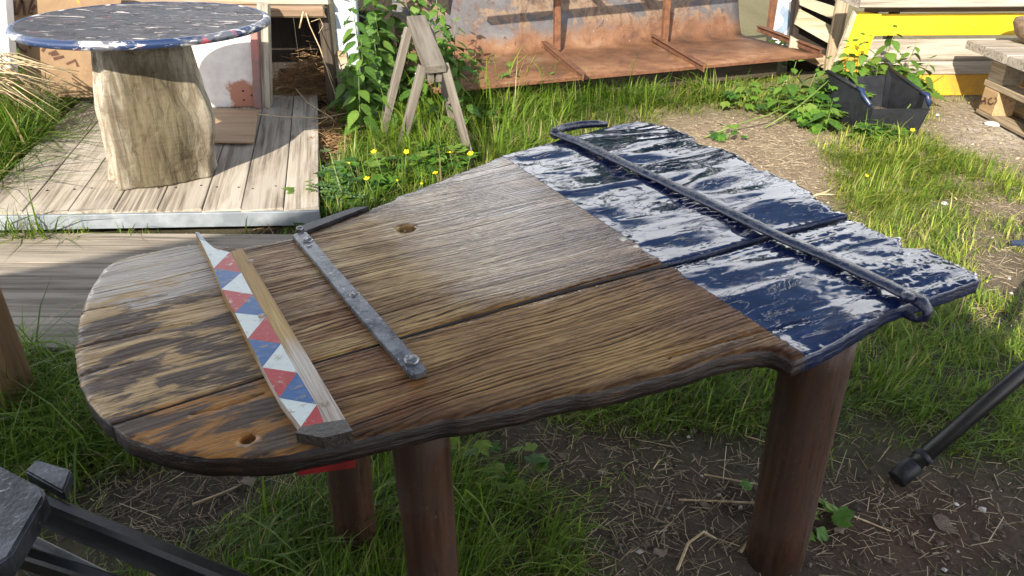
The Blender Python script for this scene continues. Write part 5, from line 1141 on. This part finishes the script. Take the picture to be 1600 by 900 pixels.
def twig(px, r_, lab, z=.012):
    pts = []
    for a_, b_ in px: p = P(a_, b_, .0); p.z = float(gz(p.x, p.y)) + z; pts.append(p)
    tag(tube('twig', pts, [r_] * (len(pts) - 1) + [r_ * .5], 'straw', None, 6), lab, 'twig')
twig([(1060, 783), (1150, 785), (1260, 790), (1330, 805), (1392, 830)], .003, 'long pale straw stem passing in front of the stand foot')
twig([(1100, 745), (1160, 755), (1235, 765)], .0025, 'dry stem lying left of the stand foot')
twig([(1058, 892), (1075, 850), (1100, 832), (1120, 845)], .004, 'pale bent root arching from the soil')
twig([(1158, 862), (1185, 828)], .004, 'short pale stick beside the right round leg')
twig([(1170, 645), (1165, 680), (1200, 690)], .0025, 'thin curved stem in the grass behind the right leg')
twig([(1255, 312), (1290, 300), (1315, 285)], .006, 'dry twig on the sandy path pointing to the bin')
twig([(1275, 303), (1330, 304)], .005, 'straight pale stick on the sandy path')
twig([(1470, 288), (1495, 312)], .007, 'dry grey stick in the lawn')
twig([(300, 705), (340, 722)], .003, 'pale stalk below the rounded table end')
twig([(300, 785), (345, 768), (385, 752)], .004, 'dry stalk crossing the bare soil near the work stand')
def pebble(u, v, s_, lab):
    me = lathe_mesh([(.3, -.25), (.9, -.1), (1, .1), (.7, .3), (.25, .38)], 12)
    for q in me.vertices: q.co.x *= random.uniform(.85, 1.2); q.co.y *= random.uniform(.7, 1)
    p = P(u, v, 0); p.z = float(gz(p.x, p.y)) + s_ * .2; tag(link('pebble', me, 'pebble', None, orient(p, random.random() * 3, 0, s_)), lab, 'pebble', 'pale pebbles')
for a_ in ((1550, 193, .05, 'large flat white stone in front of the pallet stack'), (1476, 317, .022, 'white stone in the lawn by the dry stick'), (1464, 527, .012, 'white pebble in the grass beyond the iron eye'), (1465, 178, .02, 'pebble between the bin and pallets'), (1405, 311, .012, 'tiny pale pebble in the lawn'), (760, 730, .013, 'pale pebble under the table'), (1495, 786, .007, 'small pebble on the reddish soil')): pebble(*a_)
bs = prism('blue_strip', [P(u, v, .02) for u, v in ((1578, 378), (1602, 376), (1602, 384), (1580, 383))], .008, 'blue_plastic'); tag(bs, 'scrap of blue plastic strip lying on the grass', 'plastic scrap')

# ------------------------------------------------------------------ out of frame: an added unseen workshop with a gable shaped to shade the table, trees mirrored in the wet paint
ws = thing('shadecaster', (-2, -2.5, 0), 'timber workshop added unseen behind the viewpoint to shade the table', 'shadecaster')
wy, pk, wx0, wx1, mx_, evl, evr = -.8, 3.1, -4.0, .45, -1.2, 2.02, 2.28
prism('gable_wall', [Vector(p) for p in ((wx0, wy, 0), (wx1, wy, 0), (wx1, wy, evr), (mx_, wy, pk), (wx0, wy, evl))], .12, 'dim_wood', ws)
for sx, ev in ((wx0 + .06, evl), (wx1 - .06, evr)): beam('side_wall', (sx, wy - .13, ev / 2), (sx, -5, ev / 2), .12, ev, 'dim_wood', ws)
for sx, ex, ev in ((-1, wx0 - .15, evl), (1, wx1 + .1, evr)):
    zz__ = (pk + ev) / 2 + .01; beam('roof', ((mx_ + ex) / 2, wy + .08, zz__), ((mx_ + ex) / 2, -5.2, zz__), math.hypot(ex - mx_, pk - ev + .06), .05, 'dark_board', ws, up=Vector((sx * (pk - ev + .06), 0, abs(ex - mx_))).normalized())
def tree(x_, y_, hgt, rad, lab, cnt=5200):
    t = thing('tree', (x_, y_, 0), lab, 'tree', 'trees beyond the yard')
    tube('trunk', [(x_, y_, -.1), (x_ + .05, y_, hgt * .3), (x_ - .04, y_ + .05, hgt * .62)], [.2, .15, .07], 'bark', t, 10)
    cl = []
    for i in range(9):
        a_ = random.uniform(0, 6.28); b_ = Vector((x_, y_, hgt * random.uniform(.22, .5))); e_ = Vector((x_ + math.cos(a_) * rad * random.uniform(.4, .85), y_ + math.sin(a_) * rad * random.uniform(.4, .85), hgt * random.uniform(.38, .88))); cl.append(e_)
        tube('limb', [b_, b_.lerp(e_, .5) + Vector((0, 0, .15)), e_], [.07, .045, .02], 'bark', t, 6)
    cl = np.array([list(c_) for c_ in cl] + [[x_, y_, hgt * .8], [x_, y_, hgt * .6]]); ci = rng.integers(0, len(cl), cnt); q = rng.normal(0, 1, (cnt, 3)); q /= np.linalg.norm(q, axis=1)[:, None]; q *= rng.uniform(.3, 1, (cnt, 1)) ** .6 * rad * .5 * rng.uniform(.7, 1.2, (cnt, 1))
    c_ = cl[ci] + q * (1, 1, .8); n1_ = rng.normal(0, 1, (cnt, 3)); n1_ /= np.linalg.norm(n1_, axis=1)[:, None]; n2_ = np.cross(n1_, rng.normal(0, 1, (cnt, 3))); n2_ /= np.linalg.norm(n2_, axis=1)[:, None]; s_ = rng.uniform(.07, .15, (cnt, 1))
    V = np.stack([c_ - n1_ * s_, c_ + n2_ * s_ * .5, c_ + n1_ * s_, c_ - n2_ * s_ * .5], 1).reshape(-1, 3); F_ = np.arange(cnt * 4).reshape(-1, 4)
    link('crown', fastmesh(V, F_, None, False), 'crown', t)
for a_ in ((-7.5, 13, 5.0, 2.3, 'rounded tree beyond the workbench'), (-2.6, 14.5, 4.2, 1.9, 'low tree beyond the partition boards'), (1.8, 13.5, 4.8, 2.0, 'dense tree beyond the rusty trough'), (4.6, 15.5, 4.6, 2.0, 'tree beyond the slatted panel'), (9.5, 13, 5.6, 2.5, 'tall tree beyond the yellow bench')): tree(*a_)
